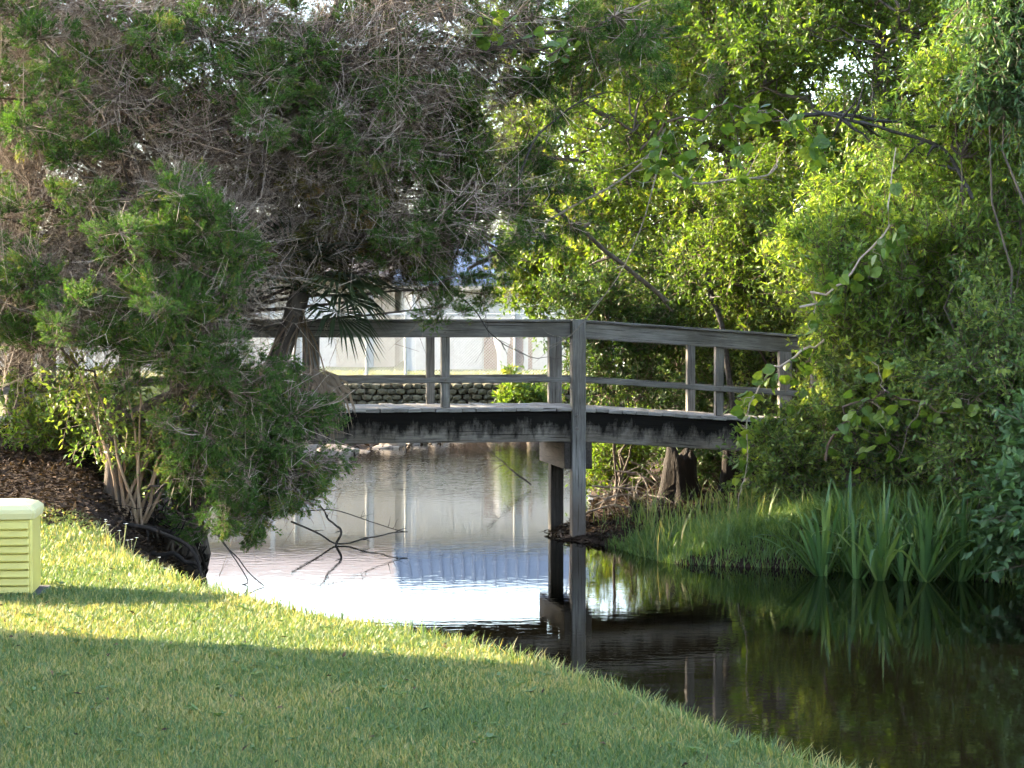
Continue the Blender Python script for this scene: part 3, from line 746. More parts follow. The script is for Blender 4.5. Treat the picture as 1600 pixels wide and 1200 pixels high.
def twig_mesh():
    """a tangle of dead twigs along the local x axis"""
    g = Geo(); n = 46
    st = np.stack([RNG.uniform(-.35, .25, n), RNG.normal(size=n) * .05, RNG.normal(size=n) * .05], 1)
    dr = unit(np.array([1.0, 0, -.15]) + RNG.normal(size=(n, 3)) * .75)
    p = twig_batch(st, dr, RNG.uniform(.25, .65, n), 5, .3)
    tubes(g, p[:, [0, 2, 4]], np.linspace(1, .35, 3)[None] * RNG.uniform(.0026, .0055, n)[:, None], 3)
    q = np.repeat(p, 6, axis=0); k = len(q); j = RNG.integers(1, 5, k); s2 = q[np.arange(k), j]
    d2 = unit(rdir(k) + unit(q[:, -1] - q[:, 0]) * .7)
    p2 = twig_batch(s2, d2, RNG.uniform(.1, .32, k), 3, .3); tubes(g, p2[:, [0, 2]], np.tile([.0026, .0011], (k, 1)), 3)
    me = g.mesh('dead_twigs'); me.materials.append(M['twig']); return me
TWIGS = [twig_mesh() for _ in range(6)]
def twig_clump(t, c, sc, az):
    o = bpy.data.objects.new('dead_twigs', TWIGS[RNG.integers(0, 6)]); COL.objects.link(o); o.parent = t.root
    o.location = [float(v) for v in (c - t.base)]; o.scale = (sc, sc, sc)
    o.rotation_euler = (float(RNG.uniform(0, 6.28)), float(RNG.normal() * .4), float(az))
def cedar_clump(t, c, sc, pool):
    o = bpy.data.objects.new('foliage_clump', pool[RNG.integers(0, len(pool))]); COL.objects.link(o); o.parent = t.root
    o.location = [float(v) for v in (c - t.base)]; o.scale = [sc * float(RNG.uniform(.9, 1.15)) for _ in range(3)]
    o.rotation_euler = (float(RNG.normal() * .2), float(RNG.normal() * .2), float(RNG.uniform(0, 6.28)))

def bare_twigs(t, path, n, L=(.25, .7), side=None):
    """grey dead twigs along a limb with finer ones on them"""
    i = RNG.integers(1, len(path), n); f = RNG.random(n)[:, None]
    st = path[i - 1] * (1 - f) + path[i] * f
    ax = unit(path[-1] - path[0])
    dr = unit(rdir(n) + ax * .7 + np.array([0, 0, -.15]))
    ln = RNG.uniform(*L, n)
    p = twig_batch(st, dr, ln, 5, .3)
    tubes(t.twigs, p[:, [0, 2, 4]], np.linspace(1, .35, 3)[None] * RNG.uniform(.003, .006, n)[:, None], 3)
    q = np.repeat(p, 3, axis=0); k = len(q)
    j = RNG.integers(1, 5, k); s2 = q[np.arange(k), j]
    d2 = unit(rdir(k) + (q[:, -1] - q[:, 0]) / np.linalg.norm(q[:, -1] - q[:, 0], axis=1, keepdims=True) * .6)
    p2 = twig_batch(s2, d2, RNG.uniform(.1, .3, k), 3, .3)
    tubes(t.twigs, p2[:, [0, 2]], np.tile([.0028, .0012], (k, 1)), 3)

def broad_clump(t, c, r, ntw, nl=12, ll=(.05, .08), lw=.42, tl=(.15, .4), up=.3, g=None, bright=0.0):
    g = g or t.leaf
    d = rdir(ntw); rr = RNG.random(ntw) ** .5
    st = c + d * r * rr[:, None] * .85
    dr = unit(d * .7 + np.array([0, 0, up]) + RNG.normal(size=(ntw, 3)) * .5)
    L = RNG.uniform(*tl, ntw)
    p = twig_batch(st, dr, L, 4, .3)
    tubes(t.twigs, p[:, [0, 3]], np.tile([.0045, .0015], (ntw, 1)), 3, RNG.uniform(0, .45, ntw))
    tt = np.linspace(.12, 1, nl)[None, :] + RNG.uniform(-.04, .04, (ntw, nl)); tt = np.clip(tt, 0, 1)
    seg = np.minimum((tt * 3).astype(int), 2); fr = (tt * 3 - seg)[:, :, None]
    ii = np.arange(ntw)[:, None]
    C = p[ii, seg] * (1 - fr) + p[ii, seg + 1] * fr
    D = unit(dr[:, None, :] * .55 + RNG.normal(size=(ntw, nl, 3)) * .75 + np.array([0, 0, -.12]))
    Nn = unit(np.array([0, 0, 1.]) + RNG.normal(size=(ntw, nl, 3)) * .55)
    k = ntw * nl
    sz = RNG.uniform(*ll, k)
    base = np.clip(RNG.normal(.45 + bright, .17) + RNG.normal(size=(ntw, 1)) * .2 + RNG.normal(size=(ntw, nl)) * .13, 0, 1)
    kites(g, C.reshape(-1, 3), D.reshape(-1, 3), Nn.reshape(-1, 3), sz, sz * lw * RNG.uniform(.8, 1.2, k), base.ravel())

# ---- the large cedar (upper left) and the lower cedar before it
cb = P(300, 760, 20.6); cb[2] = float(Gz(cb[0], cb[1])) - .05
T = Tree('cedar_tree', 'large red cedar with bare grey twigs, its crown filling the upper left', 'tree', cb)
T.trunk([cb, cb + [-.1, .1, 1.2], P(270, 420, 20.8), P(240, 150, 20.9), P(230, -150, 21)], .14, .05)
T.trunk([P(285, 560, 20.7), P(380, 330, 20.6), P(470, 150, 20.4), P(560, -60, 20.3)], .1, .04)
CB = [(60, 60, 19.6), (130, 90, 20.2), (230, 60, 20), (90, 150, 19.7), (250, 120, 19.8), (100, 250, 19.6), (40, 200, 19.4), (170, 235, 19.7), (20, 330, 19.5), (140, 320, 19.6),
      (330, 60, 20), (410, 185, 19.6), (430, 120, 20.2), (480, 70, 20.1), (520, 175, 19.9), (560, 50, 20.6), (600, 120, 20.4), (495, 235, 19.8), (640, 50, 20.3), (700, 30, 20.5),
      (680, 140, 20.2), (620, 215, 20), (720, 170, 20.6), (660, 250, 20.1), (740, 225, 20.5), (760, 90, 20.7), (830, 25, 20.7), (900, 45, 20.5), (960, 25, 20.3), (840, 120, 20.8),
      (690, 330, 20.2), (660, 400, 20.5), (715, 430, 20.6), (690, 480, 20.4), (755, 460, 20.8), (830, 345, 20.9), (885, 300, 20.9), (930, 90, 20.4), (-60, 120, 19.8), (-50, 330, 19.6), (20, 20, 19.9), (350, 150, 20.3),
      (1000, 60, 20.2), (740, 285, 20.7), (730, 340, 20.6), (770, 310, 20.9), (700, 380, 20.4), (600, 330, 20.5), (650, 180, 20.9), (550, 120, 20.9), (380, 90, 20.7), (180, 150, 20.6), (300, 190, 20.6), (200, 20, 20.5), (800, 150, 20.9), (760, 380, 20.7), (560, 300, 20.3)]
DRY = [(540, 345, 20), (600, 390, 20.3), (570, 270, 20.1), (470, 300, 19.9), (640, 320, 20.2), (520, 420, 20.3), (700, 280, 20.4), (450, 230, 20.2), (380, 250, 20.3), (610, 440, 20.6)]
for (a, b_, c_) in CB:
    c = P(a, b_, c_ - .45); s0 = nearest_on(T.paths[:2], c - np.array([0, 0, .5]))
    p = T.limb(s0, c, .024, .006, 5, lift=.1, amp=.05)
    pool = CED_LOW if a > 780 else CED_UP
    low = b_ > 410 and a > 600
    cedar_clump(T, c, RNG.uniform(.65, 1.0) * (.65 if low else 1), pool)
    for _ in range(1 if low else 2): cedar_clump(T, c + RNG.normal(size=3) * [.36, .3, .28], RNG.uniform(.3, .6) * (.7 if low else 1), pool)
    bare_twigs(T, p, 12)
for i in range(40):
    a, b_ = RNG.uniform(-60, 780), RNG.uniform(-50, 430)
    if 330 < a < 620 and b_ > 200: continue
    c = P(a, b_, RNG.uniform(20.3, 22.0)); p = T.limb(nearest_on(T.paths[:2], c - np.array([0, 0, .5])), c, .016, .005, 4, lift=.1, amp=.05, keep=False)
    cedar_clump(T, c, RNG.uniform(.5, .95), CED_UP); bare_twigs(T, p, 8)
for (a, b_, c_) in DRY:
    for q in range(2):
        c = P(a, b_, c_) + RNG.normal(size=3) * .15; s0 = nearest_on(T.paths[:2], c)
        p = T.limb(s0, c, .02, .006, 5, lift=.1, amp=.06)
        cedar_clump(T, c, RNG.uniform(.7, 1.1), CED_DRY)
        bare_twigs(T, p, 45)
for i in range(215):      # tangle of dead twigs filling the crown between the green tufts
    a, b_ = RNG.uniform(-60, 770), RNG.uniform(-60, 520)
    if b_ > 400 and a > 380: continue
    c = P(a, b_, RNG.uniform(19.5, 22.2)); twig_clump(T, c, RNG.uniform(.8, 1.4), RNG.normal() * .5 + (0 if a > 260 else math.pi))
for i in range(22):
    c = P(RNG.uniform(-60, 700), RNG.uniform(-60, 380), RNG.uniform(21.2, 22.8)); cedar_clump(T, c, RNG.uniform(.7, 1.1), CED_DRY if RNG.random() < .6 else CED_UP)
for i in range(40):       # inner dead limbs
    a, b_ = RNG.uniform(0, 720), RNG.uniform(20, 430)
    c = P(a, b_, RNG.uniform(20.2, 21.4)); s0 = nearest_on(T.paths[:2], c + np.array([0, 0, RNG.uniform(-.4, .5)]))
    p = T.limb(s0, c, .016, .004, 4, lift=RNG.uniform(-.2, .2), amp=.07, keep=False); bare_twigs(T, p, 34)
T.finish('cedar', 'cedar_brown')

cb = P(180, 800, 19.0); cb[2] = float(Gz(cb[0], cb[1])) - .05
T = Tree('cedar_tree', 'smaller green red cedar before the large one, its boughs drooping over the water', 'tree', cb)
T.trunk([cb, P(175, 640, 19), P(220, 480, 18.9), P(270, 330, 18.8)], .09, .03)
T.trunk([P(178, 660, 19), P(300, 600, 18.8), P(420, 640, 18.7), P(480, 740, 18.6)], .05, .015)
CA = [(300, 415, 18.3), (330, 345, 18.4), (225, 465, 18.2), (285, 300, 18.5), (350, 440, 18.4), (125, 480, 18.3), (55, 420, 18.6), (25, 525, 18.8), (10, 455, 18.8), (250, 555, 18.2), (180, 400, 18.4), (310, 500, 18.3),
      (340, 570, 18.4), (190, 540, 18.4), (370, 375, 18.6), (240, 380, 18.3), (270, 480, 18.1), (-40, 470, 18.5)]
CL = [(420, 640, 18.5), (395, 720, 18.4), (470, 700, 18.6), (345, 680, 18.4), (450, 760, 18.6), (385, 775, 18.5), (500, 640, 18.7), (330, 740, 18.5), (420, 800, 18.6), (490, 780, 18.7), (380, 610, 18.4), (480, 650, 18.5), (430, 690, 18.4)]
for i, (a, b_, c_) in enumerate(CA + CL):
    c = P(a - (25 if i >= len(CA) else 0), b_, c_); s0 = nearest_on(T.paths[:2], c - np.array([0, 0, .2]))
    low = i >= len(CA); pool = CED_LOW if low else CED_UP
    p = T.limb(s0, c, .018, .005, 5, lift=.08, amp=.04)
    cedar_clump(T, c, RNG.uniform(.7, .95), pool)
    for _ in range(2): cedar_clump(T, c + RNG.normal(size=3) * [.24, .3, .22], RNG.uniform(.35, .65), pool)
    bare_twigs(T, p, 10)
    if not low: twig_clump(T, c + [0, .3, 0], RNG.uniform(.6, 1.0), RNG.uniform(0, 6.28))
T.finish('cedar')

cb = np.array([-6.2, 25.6, 0]); cb[2] = float(Gz(cb[0], cb[1])) - .05
T = Tree('cedar_tree', 'dark cedar half hidden behind the others, beyond the left end of the bridge', 'tree', cb)
T.trunk([cb, cb + [.1, 0, 2.0], cb + [.3, -.2, 4.2], cb + [.2, 0, 6.8]], .15, .04)
for i in range(62):
    c = np.array([RNG.uniform(-8.6, -4.2), RNG.uniform(24.0, 27.4), RNG.uniform(2.4, 6.0)])
    if c[2] > 5.5 and abs(c[0] + 6) > 1.9: continue
    p = T.limb(nearest_on(T.paths[:1], c - np.array([0, 0, .6])), c, .02, .006, 4, lift=.1, amp=.06, keep=False)
    cedar_clump(T, c, RNG.uniform(.8, 1.4), CED_UP); bare_twigs(T, p, 12)
T.finish('cedar')

# ---- cabbage palm behind the cedar boughs
pb_ = np.array([-3.5, 20.6, 0]); pb_[2] = float(Gz(pb_[0], pb_[1])) - .05
pr = empty('palmetto', pb_, 'palmetto with green fan fronds and hanging dead brown fronds beside the bridge', 'palm')
crown = P(470, 455, 20.2)
g = Geo(); pts = bez(pb_, P(415, 660, 20.4), crown, 10); tubes(g, pts[None], np.linspace(.12, .1, 10)[None], 10)
link('trunk', g.mesh('trunk', True), M['bark'], pr)
def fan(name, base, direc, stalk, size, mat, droop, nseg=26, fold=1.9):
    """palm frond: stalk plus a fan of slim folded segments"""
    g = Geo(); direc = unit(np.array(direc, float)); tip = base + direc * stalk + np.array([0, 0, -droop * stalk * .4])
    pp = bez(base, base + direc * stalk * .55 + np.array([0, 0, .08]), tip, 6); tubes(g, pp[None], np.linspace(.014, .008, 6)[None], 4)
    d = unit(pp[-1] - pp[-2]); side = unit(np.cross(d, [0, 0, 1.])); nn = np.cross(side, d)
    an = np.linspace(-fold, fold, nseg) + RNG.normal(size=nseg) * .04
    Ls = size * (1 - .25 * np.abs(an / fold) ** 2) * RNG.uniform(.9, 1.05, nseg)
    D = np.cos(an)[:, None] * d + np.sin(an)[:, None] * side
    # two pieces per segment so that the tips hang
    mid = tip + D * (Ls * .6)[:, None] + nn * .03
    D2 = unit(D + np.array([0, 0, -droop]))
    w_ = .034
    S_ = unit(np.cross(D, nn)) * w_ / 2
    v = np.stack([np.repeat(tip[None], nseg, 0), mid - S_, mid + nn * .012, mid + S_, mid + D2 * (Ls * .5)[:, None]], 1)
    i = np.arange(nseg)[:, None] * 5
    F = np.concatenate([i + np.array([q]) for q in ([0, 1, 2], [0, 2, 3], [1, 4, 2], [2, 4, 3])])
    g.add(v, F, np.full(nseg * 5, .5))
    return link(name, g.mesh(name), mat, pr)
for (dx, dy, dz_, sz, drp) in [(1, -.2, .15, .75, .5), (.9, .2, .5, .7, .4), (.5, -.3, .9, .7, .3), (-.2, -.2, 1, .7, .3), (-.8, -.3, .5, .7, .5), (1, -.4, -.2, .7, .7), (.3, .8, .4, .7, .5), (-.9, .4, .1, .7, .6), (.75, -.1, .35, .8, .45)]:
    fan('frond', crown, (dx, dy - .25, dz_), .45, sz * .9, M['frond'], drp)
for (dx, dy, dz_) in [(.6, -.4, -.6), (.2, -.6, -.8), (-.4, -.5, -.6), (.5, .1, -.9), (-.7, -.1, -.7), (.4, -.5, -.9), (-.9, -.5, -.4), (-.6, -.6, -.75), (-.1, -.7, -.6), (.3, -.5, -.9)]:
    fan('dead_frond', crown - np.array([0, 0, RNG.uniform(.05, .35)]), (dx, dy, dz_), .4, .62, M['frond_dead'], 1.6, 18, 1.2)

# ---- multi-stemmed shrub on the left bank
sb = P(205, 745, 18.9); sb[2] = float(Gz(sb[0], sb[1])) - .03
T = Tree('multi_stem_shrub', 'shrub of many slim tan stems fanning up from the left bank', 'shrub', sb)
g = Geo()
for i in range(15):
    a = RNG.uniform(-.55, .6); L = RNG.uniform(1.0, 1.7)
    b0 = sb + np.array([RNG.uniform(-.12, .12), RNG.uniform(-.1, .1), 0])
    e = b0 + np.array([math.sin(a) * L, RNG.uniform(-.35, .35), math.cos(a) * L])
    p = wobble(bez(b0, (b0 + e) / 2 + np.array([-.1 * math.sin(a), 0, .12]), e, 8), .012)
    tubes(g, p[None], np.linspace(RNG.uniform(.014, .026), .007, 8)[None], 6)
    T.paths.append(p)
    for _ in range(2): broad_clump(T, p[RNG.integers(4, 8)] + RNG.normal(size=3) * .12, np.array([.22, .22, .18]), 12, 9, (.05, .08), .45)
link('stems', g.mesh('stems', True), M['stem'], T.root); T.finish('shrub')

def shrub(name, label, cat, c, r, nclump, ntw, mat, d0=None, ll=(.05, .08), lw=.42, nl=12, base=None, group=None, up=.3, cr=.29, bright=0.0, tl=(.15, .4), stems=5):
    c = np.array(c, float); r = np.array(r, float)
    b = np.array([c[0], c[1], float(Gz(c[0], c[1])) - .05]) if base is None else np.array(base, float)
    T = Tree(name, label, cat, b, group)
    for i in range(stems):
        e = c + rdir(1)[0] * r * .55; e[2] = max(e[2], b[2] + .2)
        T.limb(b + RNG.normal(size=3) * [.08, .08, 0], e, .02, .006, 6, lift=.1, amp=.07)
    for i in range(nclump):
        d = rdir(1)[0]; cc = c + d * r * RNG.random() ** .4
        if cc[2] < float(Gz(cc[0], cc[1])) + .08: cc[2] = float(Gz(cc[0], cc[1])) + RNG.uniform(.1, .3)
        s0 = nearest_on(T.paths[:stems], cc)
        T.limb(s0, cc, .012, .004, 4, lift=.05, amp=.03, keep=False)
        k = cr * RNG.uniform(.6, 1.35)
        broad_clump(T, cc, np.array([k, k, k * .75]), ntw, nl, ll, lw, tl, up, bright=bright)
    for i in range(nclump // 2):         # long shoots that break the outline
        d = rdir(1)[0]; d[2] = abs(d[2]); s0 = c + d * r * .8
        if s0[2] < b[2] + .4: continue
        e = s0 + d * RNG.uniform(.3, .7) * min(1, r.max()) + np.array([0, 0, .12])
        p = T.limb(s0, e, .006, .002, 4, lift=.06, amp=.02, keep=False)
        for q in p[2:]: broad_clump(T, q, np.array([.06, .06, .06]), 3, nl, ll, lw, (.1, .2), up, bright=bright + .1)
    T.finish(mat); return T

def tree(name, label, base, top, c, r, nclump, ntw, mat, r0=.16, ll=(.06, .1), lw=.42, nl=12, cr=.38, group=None, up=.25, bright=0.0, lean=0):
    base = np.array(base, float); base[2] = float(Gz(base[0], base[1])) - .1
    T = Tree(name, label, 'tree', base, group)
    T.trunk([base, base + (np.array(top) - base) * .45 + [lean, 0, 0], top], r0, r0 * .3)
    for i in range(9):
        d = rdir(1)[0]; e = c + d * r * .75
        s0 = nearest_on(T.paths[:1], e - np.array([0, 0, 1.0])); T.limb(s0, e, r0 * .4, .015, 6, lift=.3, amp=.08)
    for i in range(nclump):
        d = rdir(1)[0]; cc = c + d * r * RNG.random() ** .33
        if cc[2] < base[2] + .3: continue
        s0 = nearest_on(T.paths, cc); T.limb(s0, cc, .018, .006, 4, lift=.08, amp=.05, keep=False)
        k = cr * RNG.uniform(.65, 1.25)
        broad_clump(T, cc, np.array([k, k, k * .7]), ntw, nl, ll, lw, (.18, .45), up, bright=bright)
    T.finish(mat); return T

# ---- broadleaf trees on the right bank
tree('oak_tree', 'tall yellow-green broadleaf tree behind the bridge, right of the cedars', P(1190, 640, 28), P(1080, -250, 28), P(1015, 125, 28), (2.6, 1.9, 3.0), 160, 40, 'oak', .17, bright=.12)
tree('oak_tree', 'dark-stemmed broadleaf tree above the right end of the bridge', P(1330, 640, 26), P(1400, -300, 26), P(1400, 90, 26), (2.3, 1.7, 2.5), 120, 40, 'oak', .14, bright=.05)
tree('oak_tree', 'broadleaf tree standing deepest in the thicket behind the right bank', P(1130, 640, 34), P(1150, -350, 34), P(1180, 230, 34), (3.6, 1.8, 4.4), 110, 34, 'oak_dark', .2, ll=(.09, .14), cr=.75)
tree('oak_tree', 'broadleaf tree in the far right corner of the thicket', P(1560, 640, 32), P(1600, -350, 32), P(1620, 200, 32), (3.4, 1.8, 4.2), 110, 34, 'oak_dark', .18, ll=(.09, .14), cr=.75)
tree('oak_tree', 'pale loose-leaved tree glimpsed between the cedar and the tall broadleaf tree', P(900, 600, 33), P(880, 50, 33), P(880, 260, 33), (1.3, 1.0, 1.9), 36, 30, 'oak', .05, ll=(.08, .12), cr=.6, bright=.15)
shrub('young_tree', 'loose young tree screening the blue-roofed outbuilding behind the bridge', 'tree', P(865, 430, 30), (.75, .5, .75), 26, 26, 'oak', bright=.1, ll=(.07, .1), base=np.array([1.35, 30.2, .4]))
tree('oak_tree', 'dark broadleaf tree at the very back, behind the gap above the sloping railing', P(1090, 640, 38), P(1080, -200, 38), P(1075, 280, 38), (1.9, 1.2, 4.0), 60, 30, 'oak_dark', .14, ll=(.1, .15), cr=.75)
# ---- understory behind the bridge
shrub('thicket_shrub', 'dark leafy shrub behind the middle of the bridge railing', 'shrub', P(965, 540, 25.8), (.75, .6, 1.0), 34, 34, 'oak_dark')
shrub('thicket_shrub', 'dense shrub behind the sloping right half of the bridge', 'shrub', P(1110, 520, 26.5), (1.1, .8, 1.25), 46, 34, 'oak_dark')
shrub('thicket_shrub', 'shrub with lit leaf tips behind the right end of the railing', 'shrub', P(1250, 540, 25.2), (1.0, .7, 1.1), 44, 34, 'shrub', bright=.05)
shrub('thicket_shrub', 'tall shrub in the shade under the dark-stemmed tree', 'shrub', P(1390, 430, 23.8), (1.4, .8, 1.5), 56, 34, 'shrub')
shrub('thicket_shrub', 'low shrub under the bridge deck behind the rotten stumps', 'shrub', P(1130, 715, 25), (1.0, .5, .35), 22, 30, 'oak_dark')
shrub('thicket_shrub', 'small shrub on the shore behind the muddy spit', 'shrub', P(965, 715, 27), (.45, .4, .4), 16, 28, 'oak', bright=.1, cr=.28)
shrub('thicket_shrub', 'yellow-green shrub above the right railing before the dark trunks', 'shrub', P(1175, 380, 24.6), (.9, .5, .9), 34, 32, 'oak', bright=.0, base=P(1230, 640, 24.8))
# ---- front right
shrub('willow_shrub', 'bright green willow-like shrub on the right, its shoots pointing up', 'shrub', P(1455, 450, 20.2), (1.15, .7, 1.15), 60, 36, 'willow', ll=(.06, .1), lw=.28, up=.8, bright=.1)
shrub('willow_shrub', 'tall willow-like shrub at the right edge above the vines', 'shrub', P(1540, 260, 19.6), (.75, .6, 1.3), 40, 36, 'willow', ll=(.06, .1), lw=.28, up=.7)
shrub('willow_shrub', 'blue-green drooping foliage in the upper right corner', 'shrub', P(1580, 70, 18.8), (.42, .5, .8), 22, 36, 'bigleaf', ll=(.07, .11), lw=.3, up=-.4, base=P(1680, 800, 18.6))
shrub('tangled_shrub', 'tangled shrub overgrown with vines at the right end of the bridge', 'shrub', P(1445, 655, 20.3), (.95, .6, .7), 62, 32, 'shrub', bright=.08)
shrub('tangled_shrub', 'tangled shrub at the right edge above the strap-leaved plants', 'shrub', P(1560, 640, 18.9), (.65, .5, .9), 44, 32, 'shrub', bright=.02)
shrub('tangled_shrub', 'small shrub with lit leaves at the edge of the grass mound', 'shrub', P(1245, 725, 21.2), (.42, .35, .3), 18, 26, 'shrub', bright=.12)
shrub('broadleaf_bush', 'low bush with large glossy leaves at the lower right edge', 'bush', P(1625, 800, 17.6), (.24, .3, .5), 20, 16, 'bigleaf', ll=(.09, .14), lw=.5, cr=.28)
shrub('tangled_shrub', 'loose shrub with lit leaves half covering the lower end of the bridge railing', 'shrub', P(1345, 590, 20.9), (.42, .35, .5), 22, 24, 'shrub', bright=.14, cr=.26, base=P(1340, 760, 20.7))
shrub('willow_shrub', 'yellow-green willow shrub in the middle of the right thicket', 'shrub', P(1330, 420, 21.0), (.6, .5, .8), 34, 30, 'willow', ll=(.06, .1), lw=.3, up=.6, bright=.15, base=P(1400, 740, 21))
# ---- left bank undergrowth
shrub('bank_shrub', 'low shrub with sunlit yellow leaves on the left bank by the tan stems', 'shrub', P(110, 665, 20.6), (.75, .5, .14), 20, 22, 'oak', bright=.15, cr=.2)
shrub('bank_shrub', 'leafy undergrowth at the foot of the tan stems', 'shrub', P(270, 725, 19.8), (.5, .4, .15), 14, 22, 'shrub', bright=.1, cr=.2)
shrub('far_bush', 'small bright bush growing on the stone wall behind the bridge', 'bush', P(820, 625, 44.2), (.55, .4, .3), 10, 26, 'oak', ll=(.09, .13), bright=.2, cr=.3)

# ---- grape vines: each leaf is a piece of its own
def vine_leaf_mesh(k, s):
    r = np.random.default_rng(k); lob = []
    for i in range(10):
        a = math.pi * 2 * i / 10
        rr = (.5 + .045 * math.cos(a * 3)) * (1.15 if i == 0 else 1) * (.72 if i == 5 else 1) * r.uniform(.92, 1.08)
        lob.append((s * rr * math.cos(a) + s * .45, s * rr * math.sin(a), s * (.07 * math.cos(2 * a) - .1 * (math.cos(a) > .5)) + s * r.uniform(-.03, .03)))
    V = [(s * .42, 0, s * .03)] + lob
    F = [(0, 1 + i, 1 + (i + 1) % 10) for i in range(10)]
    me = bpy.data.meshes.new('leaf'); me.from_pydata(V, [], F); me.update(); me.materials.append(M['vine']); return me
VL = [vine_leaf_mesh(i, s) for i, s in enumerate((.095, .11, .13, .085))]
def vine(label, pts, n, spread, hang=.3, shoots=6):
    pts = [np.array(p) for p in pts]
    root = empty('grape_vine', pts[0], label, 'vine')
    g = Geo(); tt = np.linspace(0, len(pts) - 1, 16); k = np.arange(len(pts)); A = np.array(pts)
    main = wobble(np.stack([np.interp(tt, k, A[:, i]) for i in range(3)], 1), .03)
    tubes(g, main[None], np.linspace(.014, .006, 16)[None], 5)
    paths = [main]
    for i in range(shoots):
        s0 = main[RNG.integers(1, 16)]; e = s0 + RNG.normal(size=3) * spread + [0, 0, -hang * RNG.random()]
        p = wobble(bez(s0, (s0 + e) / 2 + [0, 0, .08], e, 8), .02); tubes(g, p[None], np.linspace(.005, .002, 8)[None], 4); paths.append(p)
    link('stem', g.mesh('stem'), M['twig'], root)
    inv = Vector(root.location)
    for i in range(n):
        p = paths[RNG.integers(0, len(paths))]; q = p[RNG.integers(1, len(p))] + RNG.normal(size=3) * .06
        o = bpy.data.objects.new('leaf', VL[RNG.integers(0, 4)]); COL.objects.link(o); o.parent = root
        o.location = Vector([float(v) for v in q]) - inv
        o.rotation_euler = (RNG.normal() * .6 + .5, RNG.normal() * .5 + .5, RNG.uniform(0, 6.28))
vine('grape vine with broad leaves strung along a branch at upper centre right', [P(1000, 235, 19.6), P(1060, 190, 19.5), P(1150, 165, 19.4), P(1250, 195, 19.3), P(1290, 240, 19.3)], 130, np.array([.18, .15, .14]), .3, 8)
vine('grape vine draped over the sloping bridge railing', [P(1290, 530, 20.4), P(1240, 555, 20.4), P(1190, 590, 20.5), P(1168, 650, 20.6), P(1165, 740, 20.7)], 75, np.array([.13, .1, .16]), .4, 8)
vine('dark leaved grape vine hanging at the top between cedar and oak', [P(740, 60, 19.4), P(800, 40, 19.3), P(850, 90, 19.3), P(900, 60, 19.3)], 40, np.array([.15, .12, .15]), .2, 6)
vine('grape vine sprawling over the tangled shrub right of the bridge', [P(1290, 720, 19.4), P(1320, 640, 19.2), P(1390, 610, 19.1), P(1470, 650, 18.9), P(1560, 600, 18.3)], 110, np.array([.26, .15, .26]), .3, 16)
vine('grape vine climbing the willow shrub beside the bridge end', [P(1250, 480, 19.8), P(1320, 440, 19.4), P(1390, 350, 19.0), P(1400, 230, 19.0)], 60, np.array([.18, .15, .2]), .3, 8)

# ---- bare limbs that stand out
def deadlimb(label, pts, r0, r1, mat, sub=0, name='dead_branch', cat='branch', L=(.15, .4), amp=.012, k=7):
    A = np.array([np.array(p) for p in pts]); kk = np.arange(len(A)); tt = np.linspace(0, len(A) - 1, 20)
    p = wobble(np.stack([np.interp(tt, kk, A[:, i]) for i in range(3)], 1), amp)
    for _ in range(2): p[1:-1] = (p[:-2] + 2 * p[1:-1] + p[2:]) / 4
    root = empty(name, p[0], label, cat); g = Geo(); tubes(g, p[None], np.linspace(r0, r1, 20)[None], k)
    link('limb', g.mesh('limb', True), M[mat], root)
    if sub:
        i = RNG.integers(3, 20, sub); d = unit(rdir(sub) + unit(p[-1] - p[0]) * .8)
        q = twig_batch(p[i], d, RNG.uniform(*L, sub), 5, .3)
        for t_ in q: wtube('side_twig', t_, np.linspace(1, .3, 5) * max(r1, .004), 4, M[mat], root)
deadlimb('long pale thin limb curving from the cedar up into the broadleaf tree', [P(730, 420, 20.6), P(800, 380, 20.5), P(880, 330, 20.4), P(960, 290, 20.3), P(1020, 240, 20.2), P(1040, 200, 20.2)], .016, .007, 'deadwood', 10)
deadlimb('dark thin limb rising past the pale limb at upper centre', [P(800, 310, 20.2), P(835, 210, 20.1), P(900, 160, 20), P(960, 140, 20), P(1000, 160, 20)], .013, .005, 'blackbranch', 10)
deadlimb('slanting brown limb leaning behind the vine left of the thicket', [P(860, 320, 22), P(920, 370, 22.2), P(980, 420, 22.5), P(1040, 470, 23)], .02, .028, 'bark', 4)
deadlimb('blackened horizontal dead branch in the upper right thicket', [P(1250, 180, 19.6), P(1320, 178, 19.6), P(1390, 190, 19.6), P(1460, 197, 19.6)], .022, .012, 'blackbranch', 16, amp=.02)
deadlimb('second blackened branch just below the horizontal one', [P(1270, 172, 19.5), P(1340, 192, 19.5), P(1400, 205, 19.5), P(1480, 235, 19.5), P(1520, 310, 19.4)], .012, .022, 'blackbranch', 10, amp=.02)
deadlimb('pale bare branch arching across the oak leaves', [P(1050, 270, 20.5), P(1090, 290, 20.5), P(1150, 280, 20.4), P(1200, 275, 20.4), P(1215, 260, 20.4)], .013, .008, 'deadwood', 6)
deadlimb('pale thin vine stem hanging in front of the tall pier post', [P(1040, 210, 20.6), P(1020, 300, 20.7), P(985, 410, 20.9), P(930, 480, 21.1), P(890, 530, 21.3), P(850, 545, 21.4)], .008, .005, 'deadwood', 6)
deadlimb('dark bent twig hanging before the fence behind the bridge', [P(690, 440, 20.4), P(740, 480, 20.6), P(765, 520, 20.7), P(800, 545, 20.8), P(840, 560, 20.9)], .008, .004, 'blackbranch', 12, L=(.1, .25))
deadlimb('dark crooked trunk in the thicket above the right railing', [P(1150, 660, 24.6), P(1128, 500, 24.5), P(1102, 440, 24.5), P(1112, 370, 24.6), P(1120, 300, 24.9)], .04, .018, 'blackbranch', 6)
